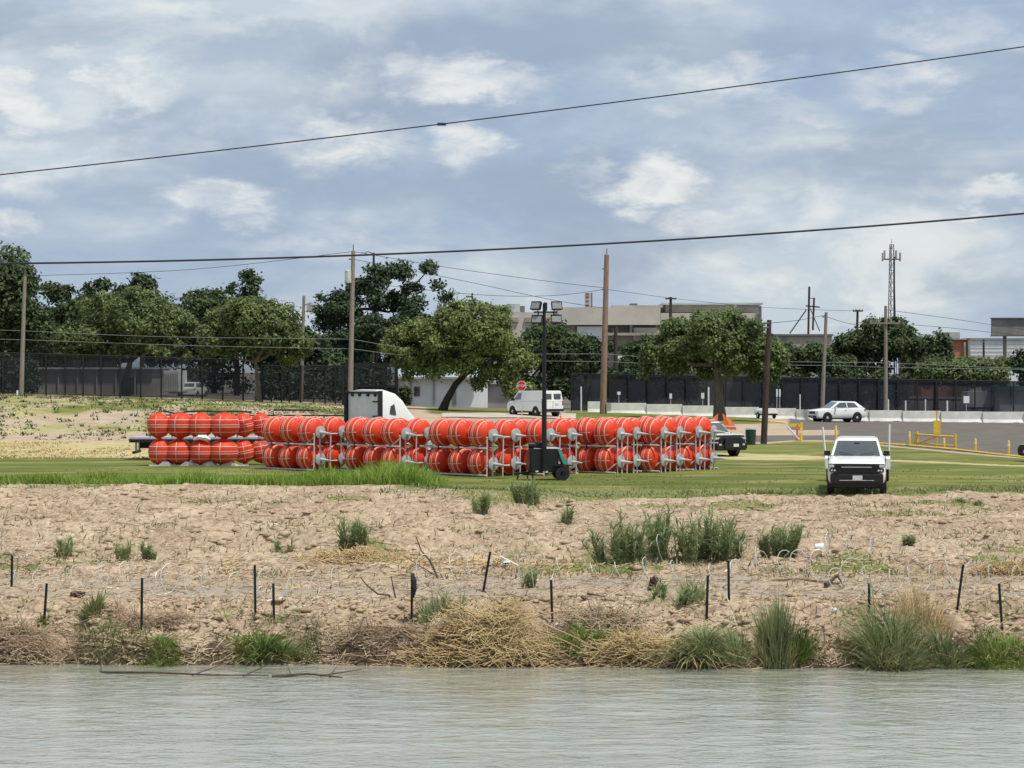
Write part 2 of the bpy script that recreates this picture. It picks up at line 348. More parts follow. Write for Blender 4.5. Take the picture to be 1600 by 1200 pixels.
# ------------------------------------------------------------------ mesh building
def attr_color(me, name, arr):
    a = me.attributes.new(name, 'FLOAT_COLOR', 'POINT'); a.data.foreach_set('color', np.ascontiguousarray(arr, np.float32).ravel())
def attr_float(me, name, arr):
    a = me.attributes.new(name, 'FLOAT', 'POINT'); a.data.foreach_set('value', np.ascontiguousarray(arr, np.float32).ravel())
def np_mesh(name, V, F, m, parent=None, tint=None, smooth=False, loc=None):
    """V (n,3); F (k,3) or (k,4)"""
    V = np.asarray(V, np.float32); F = np.asarray(F, np.int32); k = F.shape[1]
    me = bpy.data.meshes.new(name); me.vertices.add(len(V)); me.vertices.foreach_set('co', V.ravel())
    me.loops.add(F.size); me.loops.foreach_set('vertex_index', F.ravel()); me.polygons.add(len(F))
    me.polygons.foreach_set('loop_start', np.arange(0, F.size, k, dtype=np.int32))
    if smooth: me.polygons.foreach_set('use_smooth', np.ones(len(F), bool))
    me.update(calc_edges=True)
    if tint is not None: attr_float(me, 'tint', tint)
    me.materials.append(m)
    o = bpy.data.objects.new(name, me); COL.objects.link(o)
    if parent is not None: o.parent = parent
    if loc is not None: o.location = loc
    return o
def tag(o, label=None, cat=None, group=None, kind=None):
    if label: o['label'] = label
    if cat: o['category'] = cat
    if group: o['group'] = group
    if kind: o['kind'] = kind
    return o
def empty(name, loc, rz=0., label=None, cat=None, group=None):
    o = bpy.data.objects.new(name, None); o.empty_display_size = .3; COL.objects.link(o)
    o.location = loc; o.rotation_euler = (0, 0, rz); return tag(o, label, cat, group)
def copy_tree(o, parent=None):
    c = o.copy(); COL.objects.link(c)
    if parent is not None: c.parent = parent
    for ch in list(o.children): copy_tree(ch, c)
    return c
class MB:
    def __init__(s): s.v = []; s.f = []
    def add(s, vs, fs):
        b = len(s.v); s.v += [tuple(q) for q in vs]; s.f += [tuple(b + i for i in f) for f in fs]; return s
    def box(s, c, d, rz=0., tilt=None):
        m = Matrix.Rotation(rz, 3, 'Z') if tilt is None else tilt
        vs = [Vector(c) + m @ Vector((sx * d[0] / 2, sy * d[1] / 2, sz * d[2] / 2)) for sz in (-1, 1) for sy in (-1, 1) for sx in (-1, 1)]
        return s.add(vs, [(0, 2, 3, 1), (4, 5, 7, 6), (0, 1, 5, 4), (2, 6, 7, 3), (0, 4, 6, 2), (1, 3, 7, 5)])
    def tube(s, pts, r, n=8, cap=True):
        pts = [Vector(p) for p in pts]; k = len(pts); rs = r if isinstance(r, (list, tuple)) else [r] * k
        vs = []; up = None
        for i, p in enumerate(pts):
            t = (pts[min(i + 1, k - 1)] - pts[max(i - 1, 0)]).normalized()
            if up is None: up = Vector((0, 0, 1)) if abs(t.z) < .9 else Vector((1, 0, 0))
            a = up - t * up.dot(t); a.normalize(); b = t.cross(a); up = a
            vs += [p + (a * math.cos(2 * math.pi * j / n) + b * math.sin(2 * math.pi * j / n)) * rs[i] for j in range(n)]
        fs = [(i * n + j, i * n + (j + 1) % n, (i + 1) * n + (j + 1) % n, (i + 1) * n + j) for i in range(k - 1) for j in range(n)]
        if cap: fs += [tuple(range(n - 1, -1, -1)), tuple((k - 1) * n + j for j in range(n))]
        return s.add(vs, fs)
    def lathe(s, prof, n=24, axis='X', c=(0, 0, 0), a0=0., a1=2 * math.pi):
        full = abs(a1 - a0 - 2 * math.pi) < 1e-6; m = n if full else n + 1; vs = []
        for (h, r) in prof:
            for j in range(m):
                a = a0 + (a1 - a0) * j / n; q = (h, r * math.cos(a), r * math.sin(a))
                if axis == 'Y': q = (q[1], q[0], q[2])
                if axis == 'Z': q = (q[1], q[2], q[0])
                vs.append(Vector(q) + Vector(c))
        fs = [(i * m + j, i * m + (j + 1) % m, (i + 1) * m + (j + 1) % m, (i + 1) * m + j) for i in range(len(prof) - 1) for j in range(n)]
        return s.add(vs, fs)
    def loft(s, secs):
        k = len(secs[0]); vs = [p for q in secs for p in q]
        fs = [(i * k + j, i * k + (j + 1) % k, (i + 1) * k + (j + 1) % k, (i + 1) * k + j) for i in range(len(secs) - 1) for j in range(k)]
        fs += [tuple(range(k - 1, -1, -1)), tuple((len(secs) - 1) * k + j for j in range(k))]
        return s.add(vs, fs)
    def prism(s, poly, y0, y1, axis='Y'):
        """poly of (a, z) pushed from y0 to y1"""
        k = len(poly); f = (lambda a, z, y: (a, y, z)) if axis == 'Y' else (lambda a, z, y: (y, a, z))
        vs = [f(a, z, y0) for a, z in poly] + [f(a, z, y1) for a, z in poly]
        return s.add(vs, [tuple(range(k)), tuple(range(2 * k - 1, k - 1, -1))] + [(j, j + k, (j + 1) % k + k, (j + 1) % k) for j in range(k)])
    def build(s, name, m, parent=None, loc=None, bevel=0., smooth=False, rz=0.):
        me = bpy.data.meshes.new(name); me.from_pydata(s.v, [], s.f); me.materials.append(m)
        import bmesh
        bm = bmesh.new(); bm.from_mesh(me); bmesh.ops.recalc_face_normals(bm, faces=bm.faces)
        if bevel: bmesh.ops.bevel(bm, geom=[e for e in bm.edges if len(e.link_faces) == 2 and e.calc_face_angle(0) > .3], offset=bevel, segments=2, affect='EDGES', clamp_overlap=True)
        bm.to_mesh(me); bm.free()
        if smooth:
            for p in me.polygons: p.use_smooth = True
            try: me.set_sharp_from_angle(angle=R(38))
            except Exception: pass
        o = bpy.data.objects.new(name, me); COL.objects.link(o)
        if parent is not None: o.parent = parent
        if loc is not None: o.location = loc
        o.rotation_euler.z = rz
        return o

# ------------------------------------------------------------------ the setting
def grid(name, xs, ys, zfun, m, zone=None):
    X, Y = np.meshgrid(xs, ys); Z = zfun(X, Y); nx, ny = len(xs), len(ys)
    V = np.stack([X, Y, Z], -1).reshape(-1, 3)
    i = np.arange(nx * ny).reshape(ny, nx); F = np.stack([i[:-1, :-1], i[:-1, 1:], i[1:, 1:], i[1:, :-1]], -1).reshape(-1, 4)
    o = np_mesh(name, V, F, m, smooth=True)
    if zone is not None: attr_color(o.data, 'zone', zone(X, Y, Z).reshape(-1, 4))
    return tag(o, kind='structure')
def span(*segs):
    out = []
    for a, b, st in segs: out += list(np.arange(a, b - 1e-6, st))
    return np.array(out + [segs[-1][1]])
YB = 84.0
def bank_zone(X, Y, Z):
    u = Y - edge(X); px = X / Y * FPX + 800; n = fbm(X / 2.2, Y / 2.2, 51, 3)
    g0 = 1.0 * fbm(X / 1.1, X * 0 + .5, 209, 3) + np.interp(px, [-400, 0, 500, 700, 800, 1150, 1300, 1600, 2200], [83, 83, 82.5, 80.5, 79, 79.5, 80.5, 80.8, 80.8])
    gr = sst(Y, g0 - .8, g0 + .5)
    gr = np.maximum(gr, .66 * sst(n, .04, .38) * sst(u, 8.5, 10.5) * (1 - sst(u, 13, 17)))
    gr = np.maximum(gr, .58 * sst(fbm(X / 3, Y / 4, 57, 3), .1, .4) * sst(u, 17, 22))
    gr = np.maximum(gr, .45 * sst(fbm(X / 1.1, Y / 1.1, 58, 3), .0, .35) * sst(u, 1, 1.6) * (1 - sst(u, 3, 4)))
    wet = (1 - sst(u, .1, .75)) + .55 * sst(-n, .1, .4) * (1 - sst(u, 1.5, 3))
    pale = sst(u, 3.4, 4.4) * (1 - sst(u, 8.6, 9.6))
    return np.stack([np.clip(gr, 0, 1), np.clip(wet, 0, 1), pale, gr * 0 + 1], -1)
grid('riverbank', span((-70, -19.5, 1.2), (-19.5, 19.5, .085), (19.5, 70, 1.2)), span((38, 46.5, .5), (46.5, 60, .07), (60, YB, .1)), T, M['bank'], bank_zone)
def lawn_zone(X, Y, Z):
    zs = T(X, Y, False); px = X / Y * FPX + 800; py = HZ + (CZ - zs) / Y * FPX
    I = lambda xs, v: np.interp(px, xs, v)
    left = 1 - sst(px, 560, 700)
    top = I([0, 240, 700, 900, 1130, 1190, 1240, 1300, 1400, 1600], [713, 716, 690, 678, 690, 694, 690, 690, 699, 717])
    green = sst(py, top - 1.2, top + 1.2)
    dry = left * sst(py, 688, 691) * (1 - sst(py, 712, 716))
    dry = np.maximum(dry, .95 * sst(px, 1060, 1120) * np.exp(-((py - I([1100, 1300, 1600], [712, 716, 728])) / I([1100, 1250, 1300, 1600], [7, 6, 2.2, 1.6])) ** 2))
    green = np.where(dry > .5, green * (1 - dry), green)
    mound = left * (1 - sst(py, 676, 682)); nn = fbm(X / 3.5, Y / 6, 77, 3)
    dry = np.maximum(dry, mound * (.32 + 1.0 * nn + .3 * (1 - sst(py, 625, 650))))
    green = np.maximum(green, mound * (.30 + .9 * nn * sst(px, 20, 160) + .2 * (1 - sst(py, 625, 655))))
    strip = sst(px, 860, 900) * (1 - sst(px, 1170, 1230)) * (1 - sst(py, 660, 665)) + sst(px, 640, 690) * (1 - sst(px, 790, 840)) * (1 - sst(py, 644, 648))
    green = np.maximum(green, .85 * strip)
    pave = sst(px, 1205, 1260) * (1 - sst(py, top - 7, top - 3)) * sst(Y, 100, 101) * (1 - sst(px, 1205, 1310) * 0)
    pave = np.where((px < 1330) & (py > 672) , pave * (1 - sst(1330 - px, 0, 40)), pave)
    pave = np.maximum(pave, sst(px, 1130, 1160) * sst(py, 679, 681) * (1 - sst(py, top - 3, top - 1)) * .95)
    pave = np.maximum(pave, sst(px, 690, 720) * (1 - sst(px, 860, 900)) * sst(py, 648, 650) * (1 - sst(py, 660, 664)) * .45)
    back = sst(Y, 196, 200)
    pave = np.maximum(pave, back * .8); green = green * (1 - back) + back * .1
    return np.stack([np.clip(green, 0, 1), np.clip(dry, 0, 1), np.clip(pave, 0, 1), green * 0 + 1], -1)
grid('ground', span((-2500, -400, 300), (-400, -70, 30), (-70, 70, .45), (70, 400, 30), (400, 2500, 300)),
     span((YB, 100, .4), (100, 200, .6), (200, 320, 6), (320, 3600, 200)), T, M['lawn'], lawn_zone)
def wave(X, Y):
    n = (sst(Y, 20, 30) * .014 * (fbm(X / 1.1, Y / .5, 101, 3) + .6 * fbm(X / 2.6, Y / .9, 102, 2)))
    return -1.9 + n
grid('river', span((-300, -20, 20), (-20, 20, .14), (20, 300, 20)), span((-60, 30, 10), (30, 50.5, .07)), wave, M['water'])
o = grid('far_bank_bed', np.array([-300., 0, 300]), np.array([-62., -10, 47]), lambda X, Y: X * 0 - 3.2, M['bank']); o.name = 'river_bed'
attr_color(o.data, 'zone', np.tile([0, 1, 0, 1], (9, 1)))
# paths lying a few millimetres over the ground
def strip_path(name, pts, m, lift=.02):
    """pts: list of (px, py_far, py_near)"""
    vs, fs = [], []
    for (px, a, b) in pts:
        for k in range(5):
            x, d = hit(px, a + (b - a) * k / 4); vs.append((x, d, float(T(x, d)) + lift + .04))
    n = len(pts)
    fs = [(i * 5 + k, (i + 1) * 5 + k, (i + 1) * 5 + k + 1, i * 5 + k + 1) for i in range(n - 1) for k in range(4)]
    o = MB().add(vs, fs).build(name, m); return tag(o, kind='structure')
strip_path('park_road', [(x, 646 + (x - 690) * .006, 652.5 + (x - 690) * .012) for x in range(690, 901, 15)], M['path'])

# ------------------------------------------------------------------ orange buoys on their racks
BR, BT = .585, .50
def bprof(h): return BR * (1 - abs(h / BT) ** 2.5) ** .42
def make_buoy():
    hs = [BT * math.sin(math.pi / 2 * k / 9) for k in range(-9, 10)]
    prof = [(-BT - .04, .001), (-BT - .04, .13)] + [(h, max(.15, bprof(min(abs(h), BT * .995)))) for h in hs] + [(BT + .04, .13), (BT + .04, .001)]
    o = MB().lathe(prof, 28).build('buoy', M['orange'], smooth=True)
    m = MB()
    for h in (-.235, -.03, .06, .27):
        r = bprof(h); m.lathe([(h - .016, r - .01), (h - .016, bprof(h - .016) + .009), (h + .016, bprof(h + .016) + .009), (h + .016, r - .01)], 36)
    m.build('strap', M['strap'], o, smooth=False)
    m = MB()
    for a in (R(8), R(98), R(188), R(278)):
        w = .015; hh = np.linspace(-.40, .40, 13); vs, fs = [], []
        for h in hh:
            for s_ in (-1, 1):
                r = bprof(h) + .007; an = a + s_ * w / r; vs.append((h, r * math.cos(an), r * math.sin(an)))
        m.add(vs, [(2 * i, 2 * i + 1, 2 * i + 3, 2 * i + 2) for i in range(12)])
    m.build('lengthwise_strap', M['strap'], o)
    return o
PITCH, ROWS, ZL, ZU = 1.03, 1.17, .585, 1.74
TH = R(38)
ORD = ['first', 'second', 'third', 'fourth', 'fifth', 'sixth', 'seventh', 'eighth', 'ninth']
BUOY0 = None
def place_buoy(loc, rot, label):
    global BUOY0
    if BUOY0 is None: BUOY0 = make_buoy(); b = BUOY0
    else: b = copy_tree(BUOY0)
    b.location = loc; b.rotation_euler = rot
    tag(b, label, 'buoy', 'orange buoys stored on the steel racks'); return b
def rack(idx, px, d, nfront, nback, where, deg=38, PITCH=1.03, ROWS=1.17):
    TH = R(deg); wide = deg > 40
    c = G(px, d); c.z = float(T(c.x, c.y, False))
    r = empty('buoy_rack', c, -TH, f'galvanised two tier steel rack under orange buoys, {where}', 'rack', 'steel racks carrying the orange buoys')
    Lr = PITCH * nfront + .35
    for y in ((-.3, .02, .6, 1.22, 1.56) if wide else (-.12, .14, .56, 1.02, 1.3)):
        MB().tube([(.02 * math.sin(y * 9), y, -.02), (0, y + .03 * math.sin(y * 13), 1.62)], .03, 8).build('post', M['galv'], r)
    for z in (.44, 1.6): MB().tube([(0, -.34 if wide else -.22, z), (0, 1.66 if wide else 1.4, z)], .032, 8).build('crossbar', M['galv'], r)
    for y in (-.36, ROWS + .36):
        for z in (.06, 1.16): MB().tube([(.05, y, z), (-Lr, y, z)], .034, 8).build('rail', M['galv'], r)
    for k in range(1, nfront):
        MB().tube([(-k * PITCH - .35, -.36, 1.16), (-k * PITCH - .42, -.36, 1.16)], .05, 8).build('clamp', M['blacksteel'], r)
    for z in (.06, 1.16): MB().tube([(-.5, -.36, z), (0, -.12, z + .42)], .026, 8).build('brace', M['galv'], r)
    for y in (0, ROWS):
        for z in (ZL, ZU):
            dd = MB().lathe([(.06, .001), (.06, .27), (.09, .275), (.1, .25), (.115, .05), (.115, .001)], 20, 'X', (0, y, z - .06)).build('end_disc', M['disc'], r, smooth=True)
            ax = MB(); ax.tube([(.09, y, z - .06), (.34, y + .03, z - .075), (.62, y + .06, z - .09)], [.075, .05, .02], 8)
            ax.build('axle_bracket', M['galv'], dd)
    for lvl, z in enumerate((ZL, ZU)):
        for row, n in ((0, nfront), (1, nback)):
            for k in range(n):
                p = Vector((-.62 - k * PITCH, row * ROWS, z)); p += Vector((random.uniform(-.04, .04), random.uniform(-.03, .03), random.uniform(-.015, .02))); w = Matrix.Rotation(-TH, 3, 'Z') @ p + c
                rw = 'front-row' if row == 0 else 'rear-row'
                tier = 'upper' if lvl else 'lower'
                place_buoy(w, (random.uniform(-.12, .12), random.uniform(-.03, .03), -TH + random.uniform(-.04, .04)),
                           f'{tier} {rw} orange buoy, {ORD[k]} from the end discs, {where}')
    return r
RK = [(499, 97.8, 3, 4, 'first disc-ended rack from left'), (633, 95.2, 3, 4, 'second disc-ended rack from left'),
      (769, 92.8, 3, 4, 'third disc-ended rack from left'), (858, 94.0, 2, 2, 'rack directly behind light tower'),
      (968, 95.4, 3, 2, 'first rack right of light tower'), (1036, 96.8, 3, 2, 'second rack right of light tower'),
      (1090, 98.4, 3, 3, 'rightmost rack')]
for i, (px, d, a, b, w) in enumerate(RK): rack(i, px, d, a, b, w, *((46, 1.22, 1.27) if i < 4 else ()))
# the leftmost stack: strings seen side on, straps level
def left_stack():
    c = G(310, 103.5); c.z = float(T(c.x, c.y, False))
    r = empty('buoy_cradle', c, R(2), 'low grey cradle under the leftmost stack of orange buoys', 'cradle')
    for x in (-1.45, -.45, .5, 1.4): MB().prism([(x - .42, -.02), (x + .42, -.02), (x + .12, .2), (x - .12, .2)], -.35, .35).build('foot_plate', M['galv'], r)
    MB().tube([(-2.2, -.3, .02), (2.3, -.3, .02)], .04, 6).build('rail', M['galv'], r)
    sx = [(-1.78, .86), (-.86, 1.06), (.12, .92), (1.16, 1.12)]
    for lvl, z in ((0, .63), (1, 1.84)):
        for k, (x, w) in enumerate(sx):
            tier = 'upper' if lvl else 'lower'
            b = place_buoy(c + Vector((x + .03 * (-1) ** (k + lvl), .1 * math.sin(k * 2.1), z)), (0, R(90), R(random.uniform(-8, 8))),
                       f'{tier} orange buoy with level straps, {ORD[k]} from the left end of the long pile')
            b.scale = (1.10, 1.0, w)
            b.scale = (1.12, w * 1.03, w * 1.03)
        for k in range(2):
            place_buoy(c + Vector((1.95 + k * .75, .75 + .5 * k, z)), (0, R(80), R(20)), f'shaded {"upper" if lvl else "lower"} orange buoy, {ORD[k]} behind the right end of the leftmost stack').scale = (1.05, .8, .8)
    o = MB().tube([(-1.6, .1, 2.50), (-1.1, .1, 2.38), (-.5, .1, 2.46), (.2, .1, 2.49), (.9, .1, 2.45), (1.6, .1, 2.48), (2.4, .1, 2.44)], .04, 6).build('hose', M['cable'], None, c)
    tag(o, 'black hose lying along the top of the leftmost orange buoys', 'hose')
    t = MB(); 
    t.tube([(-.15, -.45, 1.2), (.1, -.52, 1.32), (.4, -.5, 1.28), (.6, -.45, 1.2)], [.04, .12, .14, .05], 8)
    tag(t.build('tarp', M['bag'], None, c, smooth=True), 'crumpled white sheet tucked between the leftmost upper and lower buoys', 'tarp')
left_stack()

# ------------------------------------------------------------------ vehicles
def wheel(parent, x, y, r, w, m_rim='silver', side=1):
    o = MB().lathe([(-w / 2, r * .62), (-w / 2, r * .9), (-w * .36, r), (w * .36, r), (w / 2, r * .9), (w / 2, r * .62)], 22, 'X', (x, y, r)).build('wheel', M['rubber'], parent, smooth=True)
    m = MB(); f = x + side * (w / 2 - .03)
    m.lathe([(f, .001), (f + side * .015, r * .2), (f - side * .02, r * .25), (f - side * .02, r * .52), (f + side * .01, r * .63), (f - side * .06, r * .64)], 18, 'X', (0, y, r))
    for k in range(5):
        a = k * 2 * math.pi / 5; m.box((f, y + math.cos(a) * r * .38, r + math.sin(a) * r * .38), (.03, r * .5, r * .16), tilt=Matrix.Rotation(a, 3, 'X'))
    m.build('rim', M[m_rim], o, smooth=True)
    return o
def body_loft(st):
    secs = []
    for (y, hw, zb, zt) in st:
        h = zt - zb
        q = [(hw * .9, zb), (hw * .985, zb + h * .12), (hw, zb + h * .45), (hw * .985, zb + h * .78), (hw * .95, zt - h * .05), (hw * .86, zt)]
        secs.append([(a, y, z) for a, z in q] + [(-a, y, z) for a, z in reversed(q)])
    return MB().loft(secs)
def cabin_solid(A, B, C, D, wb, wt):
    z0, z1 = A[1], B[1]
    secs = []
    for s in (-1, 1): secs.append([(s * (wb + (wt - wb) * (p[1] - z0) / (z1 - z0)), p[0], p[1]) for p in (A, B, C, D)])
    return MB().loft(secs)
def vehicle(name, label, cat, loc, heading, sp, group=None):
    hx, hy = heading; r = empty(name, loc, math.atan2(hx, -hy), label, cat, group)
    pm = M[sp['paint']]
    body_loft(sp['body']).build('body', pm, r, bevel=.035, smooth=True)
    A, B, C, D = sp['cabin']; wb, wt = sp['cw']; z0, z1 = A[1], B[1]
    cabin_solid(A, B, C, D, wb, wt).build('cabin', M[sp.get('cabpaint', sp['paint'])], r, bevel=.05, smooth=True)
    def X(z): return wb + (wt - wb) * (z - z0) / (z1 - z0)
    def lerp(p, q, t): return (p[0] + (q[0] - p[0]) * t, p[1] + (q[1] - p[1]) * t)
    def endglass(nm, p, q, ins, sgn, w=.9):
        a, b = lerp(p, q, ins[0]), lerp(p, q, ins[1]); n = Vector((0, q[1] - p[1], -(q[0] - p[0]))).normalized() * .012
        if n.y * sgn < 0: n = -n
        vs = []
        for off in (-.02, 1):
            k = n * off
            vs += [(-X(a[1]) * w, a[0] + k.y, a[1] + k.z), (X(a[1]) * w, a[0] + k.y, a[1] + k.z), (X(b[1]) * w, b[0] + k.y, b[1] + k.z), (-X(b[1]) * w, b[0] + k.y, b[1] + k.z)]
        MB().add(vs, [(0, 1, 2, 3), (4, 5, 6, 7), (0, 1, 5, 4), (1, 2, 6, 5), (2, 3, 7, 6), (3, 0, 4, 7)]).build(nm, M['glass'], r)
    endglass('windscreen', A, B, sp.get('ws', (.08, .88)), -1)
    if sp.get('rw'): 
        endglass('rear_window', D, C, sp['rw'], 1)
    for poly in sp.get('sides', []):
        for s in (-1, 1):
            vs = [(s * (X(z) - .02), y, z) for y, z in poly] + [(s * (X(z) + .008), y, z) for y, z in poly]; k = len(poly)
            MB().add(vs, [tuple(range(k)), tuple(range(2 * k - 1, k - 1, -1))] + [(j, (j + 1) % k, k + (j + 1) % k, k + j) for j in range(k)]).build('side_window', M['glass'], r)
    for y in sp['axles']:
        for s in (-1, 1):
            hw = sp['hw']; rr = sp['wr']
            MB().lathe([(s * (hw - .22), rr * 1.17), (s * (hw + .006), rr * 1.17), (s * (hw + .006), rr * .3)], 20, 'X', (0, y, rr)).build('wheel_arch', M['blackplastic'], r)
            wheel(r, s * (hw - .09), y, rr, .22, sp.get('rim', 'silver'), s)
    for (nm, m_, c, d) in sp.get('boxes', []):
        MB().box(c, d).build(nm, M[m_], r, bevel=min(d) * .2)
    for s in (-1, 1):
        my, mz = sp['mirror']
        mm = MB().box((s * (X(mz) + .16), my, mz), (.22, .1, .17)).tube([(s * (X(mz) - .03), my + .02, mz - .05), (s * (X(mz) + .1), my, mz - .03)], .025, 6)
        mm.build('mirror', M[sp.get('mirrorpaint', 'blackplastic')], r, bevel=.0)
    return r
# pickup truck, nose to the river
PK = dict(paint='white', hw=1.02, wr=.40, axles=(-1.95, 1.75), mirror=(-.78, 1.38),
    body=[(-2.80, .90, .46, 1.06), (-2.72, .99, .40, 1.13), (-2.4, 1.02, .36, 1.19), (-1.6, 1.02, .34, 1.26), (-1.0, 1.02, .34, 1.30), (.9, 1.02, .34, 1.30), (2.8, 1.01, .42, 1.32), (2.9, .98, .5, 1.28)],
    cabin=((-1.15, 1.27), (-.38, 1.90), (1.0, 1.92), (1.2, 1.27)), cw=(.93, .74), ws=(.05, .86), rw=(.15, .8),
    sides=[[(-.75, 1.36), (-.32, 1.80), (.25, 1.82), (.25, 1.36)], [(.33, 1.36), (.33, 1.82), (.85, 1.82), (.98, 1.36)]], rim='silver')
tk = G(1339, 82.8); tk.z += .02
hdg = Vector((-tk.x - .3, -tk.y)).normalized()
pk = vehicle('pickup_truck', 'white pickup truck facing the river with black grille and black bumper', 'pickup truck', tk, hdg, PK)
def on(parent, nm, m_, c, d, bev=.01): return MB().box(c, d).build(nm, M[m_], parent, bevel=bev)
gr = on(pk, 'grille', 'blackplastic', (0, -2.83, .90), (1.62, .10, .36), .03)
for z in (1.0, .90, .80): on(gr, 'grille_bar', 'blacksteel', (0, -2.888, z), (1.5, .02, .03), .004)
on(pk, 'chrome_strip', 'chrome', (.0, -2.885, .965), (1.05, .02, .028), .004)
on(pk, 'lower_strip', 'chrome', (.1, -2.90, .69), (1.45, .02, .025), .004)
for s in (-1, 1):
    MB().tube([(s * .12, -1.16, 1.335), (s * .62, -1.05, 1.43)], .012, 5).build('wiper', M['blacksteel'], pk)
    MB().tube([(s * .52, -2.6, 1.165), (s * .6, -1.2, 1.292)], .012, 4).build('hood_crease', M['whitedull'], pk)
    for y in (-.95, .28, 1.12): on(pk, 'door_seam', 'blackplastic', (s * 1.021, y, .86), (.012, .015, .8), .002)
    for y in (.12, 1.0): on(pk, 'door_handle', 'blackplastic', (s * 1.03, y, 1.1), (.03, .2, .04), .005)
MB().tube([(.0, -1.1, 1.40), (0, -1.08, 1.40)], .01, 4); on(pk, 'rear_view_mirror', 'blackplastic', (0, -.62, 1.72), (.2, .03, .06), .005)
bp = on(pk, 'bumper', 'blackplastic', (0, -2.84, .56), (1.84, .16, .36), .04)
on(bp, 'skid_strip', 'galv', (0, -2.925, .50), (1.2, .012, .02), .003)
on(pk, 'air_dam', 'blackplastic', (0, -2.68, .33), (1.6, .12, .14), .02)
for s in (-1, 1):
    hl = on(pk, 'headlight', 'blackplastic', (s * .80, -2.80, 1.01), (.36, .12, .13), .02)
    on(hl, 'headlight_lens', 'lamp', (s * .87, -2.865, 1.0), (.19, .03, .09), .01)
    on(pk, 'fog_lamp', 'blackplastic', (s * .82, -2.84, .85), (.26, .1, .13), .02)
    for k in (.76, .86): MB().lathe([(-2.898, .001), (-2.9, .035), (-2.88, .04)], 10, 'Y', (s * k, 0, .85)).build('lamp', M['lamp'], pk)
on(pk, 'licence_plate', 'plate', (.03, -2.93, .585), (.34, .02, .17), .004)
MB().prism([(-.74, 1.905), (.74, 1.905), (.6, 1.95), (-.6, 1.95)], -.2, .9).build('roof_panel', M['white'], pk, bevel=.01)
# boat trailer behind the pickup
tl = Vector((tk.x - hdg.x * 6.2, tk.y - hdg.y * 6.2, 0)); tl.z = float(T(tl.x, tl.y, False))
bt = empty('boat_trailer', tl, math.atan2(hdg.x, -hdg.y), 'empty boat trailer with two white guide poles behind the white pickup', 'trailer')
for s in (-1, 1):
    MB().tube([(s * .55, -2.2, .52), (s * .95, -.9, .52), (s * .95, 2.2, .52)], .06, 6).build('frame_rail', M['galv'], bt)
    MB().lathe([(s * .98, .001), (s * .98, .49), (s * 1.26, .49), (s * 1.26, .40)], 14, 'X', (0, .3, .48), 0, math.pi).build('fender', M['white'], bt)
    on(bt, 'fender_skirt', 'white', (s * 1.12, -.18, .70), (.27, .05, .42), .015)
    wheel(bt, s * 1.11, .3, .36, .2, 'silver', s)
    lean = -.13 if s < 0 else .0
    MB().tube([(s * 1.22, 1.6, .5), (s * 1.25 + lean, 1.6, 2.2 if s > 0 else 2.08)], .04, 8).build('guide_pole', M['white'], bt)
    MB().tube([(s * .95, 1.6, .55), (s * 1.22, 1.6, .55)], .04, 6).build('pole_bracket', M['galv'], bt)
MB().tube([(0, -3.3, .5), (0, -1.5, .52), (0, 2.2, .5)], .06, 6).build('tongue', M['galv'], bt)
for y in (-.9, .3, 2.2): MB().tube([(-1.0, y, .48), (1.0, y, .48)], .05, 6).build('axle', M['galv'], bt)

SUV = dict(paint='white', hw=.92, wr=.36, axles=(-1.36, 1.36), mirror=(-.62, 1.08), mirrorpaint='white',
    body=[(-2.28, .68, .42, .80), (-2.2, .80, .34, .90), (-1.9, .89, .28, .97), (-1.2, .92, .26, 1.03), (-.7, .92, .26, 1.05), (1.2, .92, .28, 1.08), (2.05, .88, .32, 1.08), (2.25, .78, .42, .98)],
    cabin=((-1.15, 1.0), (-.2, 1.58), (1.35, 1.55), (2.1, 1.04)), cw=(.86, .64), ws=(.1, .9), rw=(.15, .8),
    sides=[[(-.78, 1.09), (-.15, 1.47), (.42, 1.49), (.46, 1.09)], [(.54, 1.09), (.5, 1.49), (1.2, 1.45), (1.5, 1.12)]],
    boxes=[('sill', 'blackplastic', (0, 0, .28), (1.80, 2.0, .12)), ('front_grille', 'blackplastic', (0, -2.2, .72), (1.1, .2, .22)), ('bumper_grille', 'blackplastic', (0, -2.2, .45), (1.3, .22, .18)),
           ('headlight', 'lamp', (.66, -2.13, .80), (.28, .22, .1)), ('headlight', 'lamp', (-.66, -2.13, .80), (.28, .22, .1)),
           ('tail_light', 'redlamp', (.74, 2.12, .92), (.3, .2, .1)), ('tail_light', 'redlamp', (-.74, 2.12, .92), (.3, .2, .1)),
           ('door_handle', 'chrome', (.93, .3, .93), (.02, .16, .03)), ('door_handle', 'chrome', (-.93, .3, .93), (.02, .16, .03)), ('licence_plate', 'plate', (0, 2.26, .75), (.4, .03, .14)), ('licence_plate', 'plate', (0, -2.32, .5), (.36, .03, .13))])
p = H(1308, 659.5); a = R(20)
vehicle('suv', 'silver white crossover driving past the white concrete barriers', 'suv', p, (-math.cos(a), -math.sin(a)), dict(SUV, paint='white', mirrorpaint='white')).scale = (1, 1, 1.08)
a = R(62)
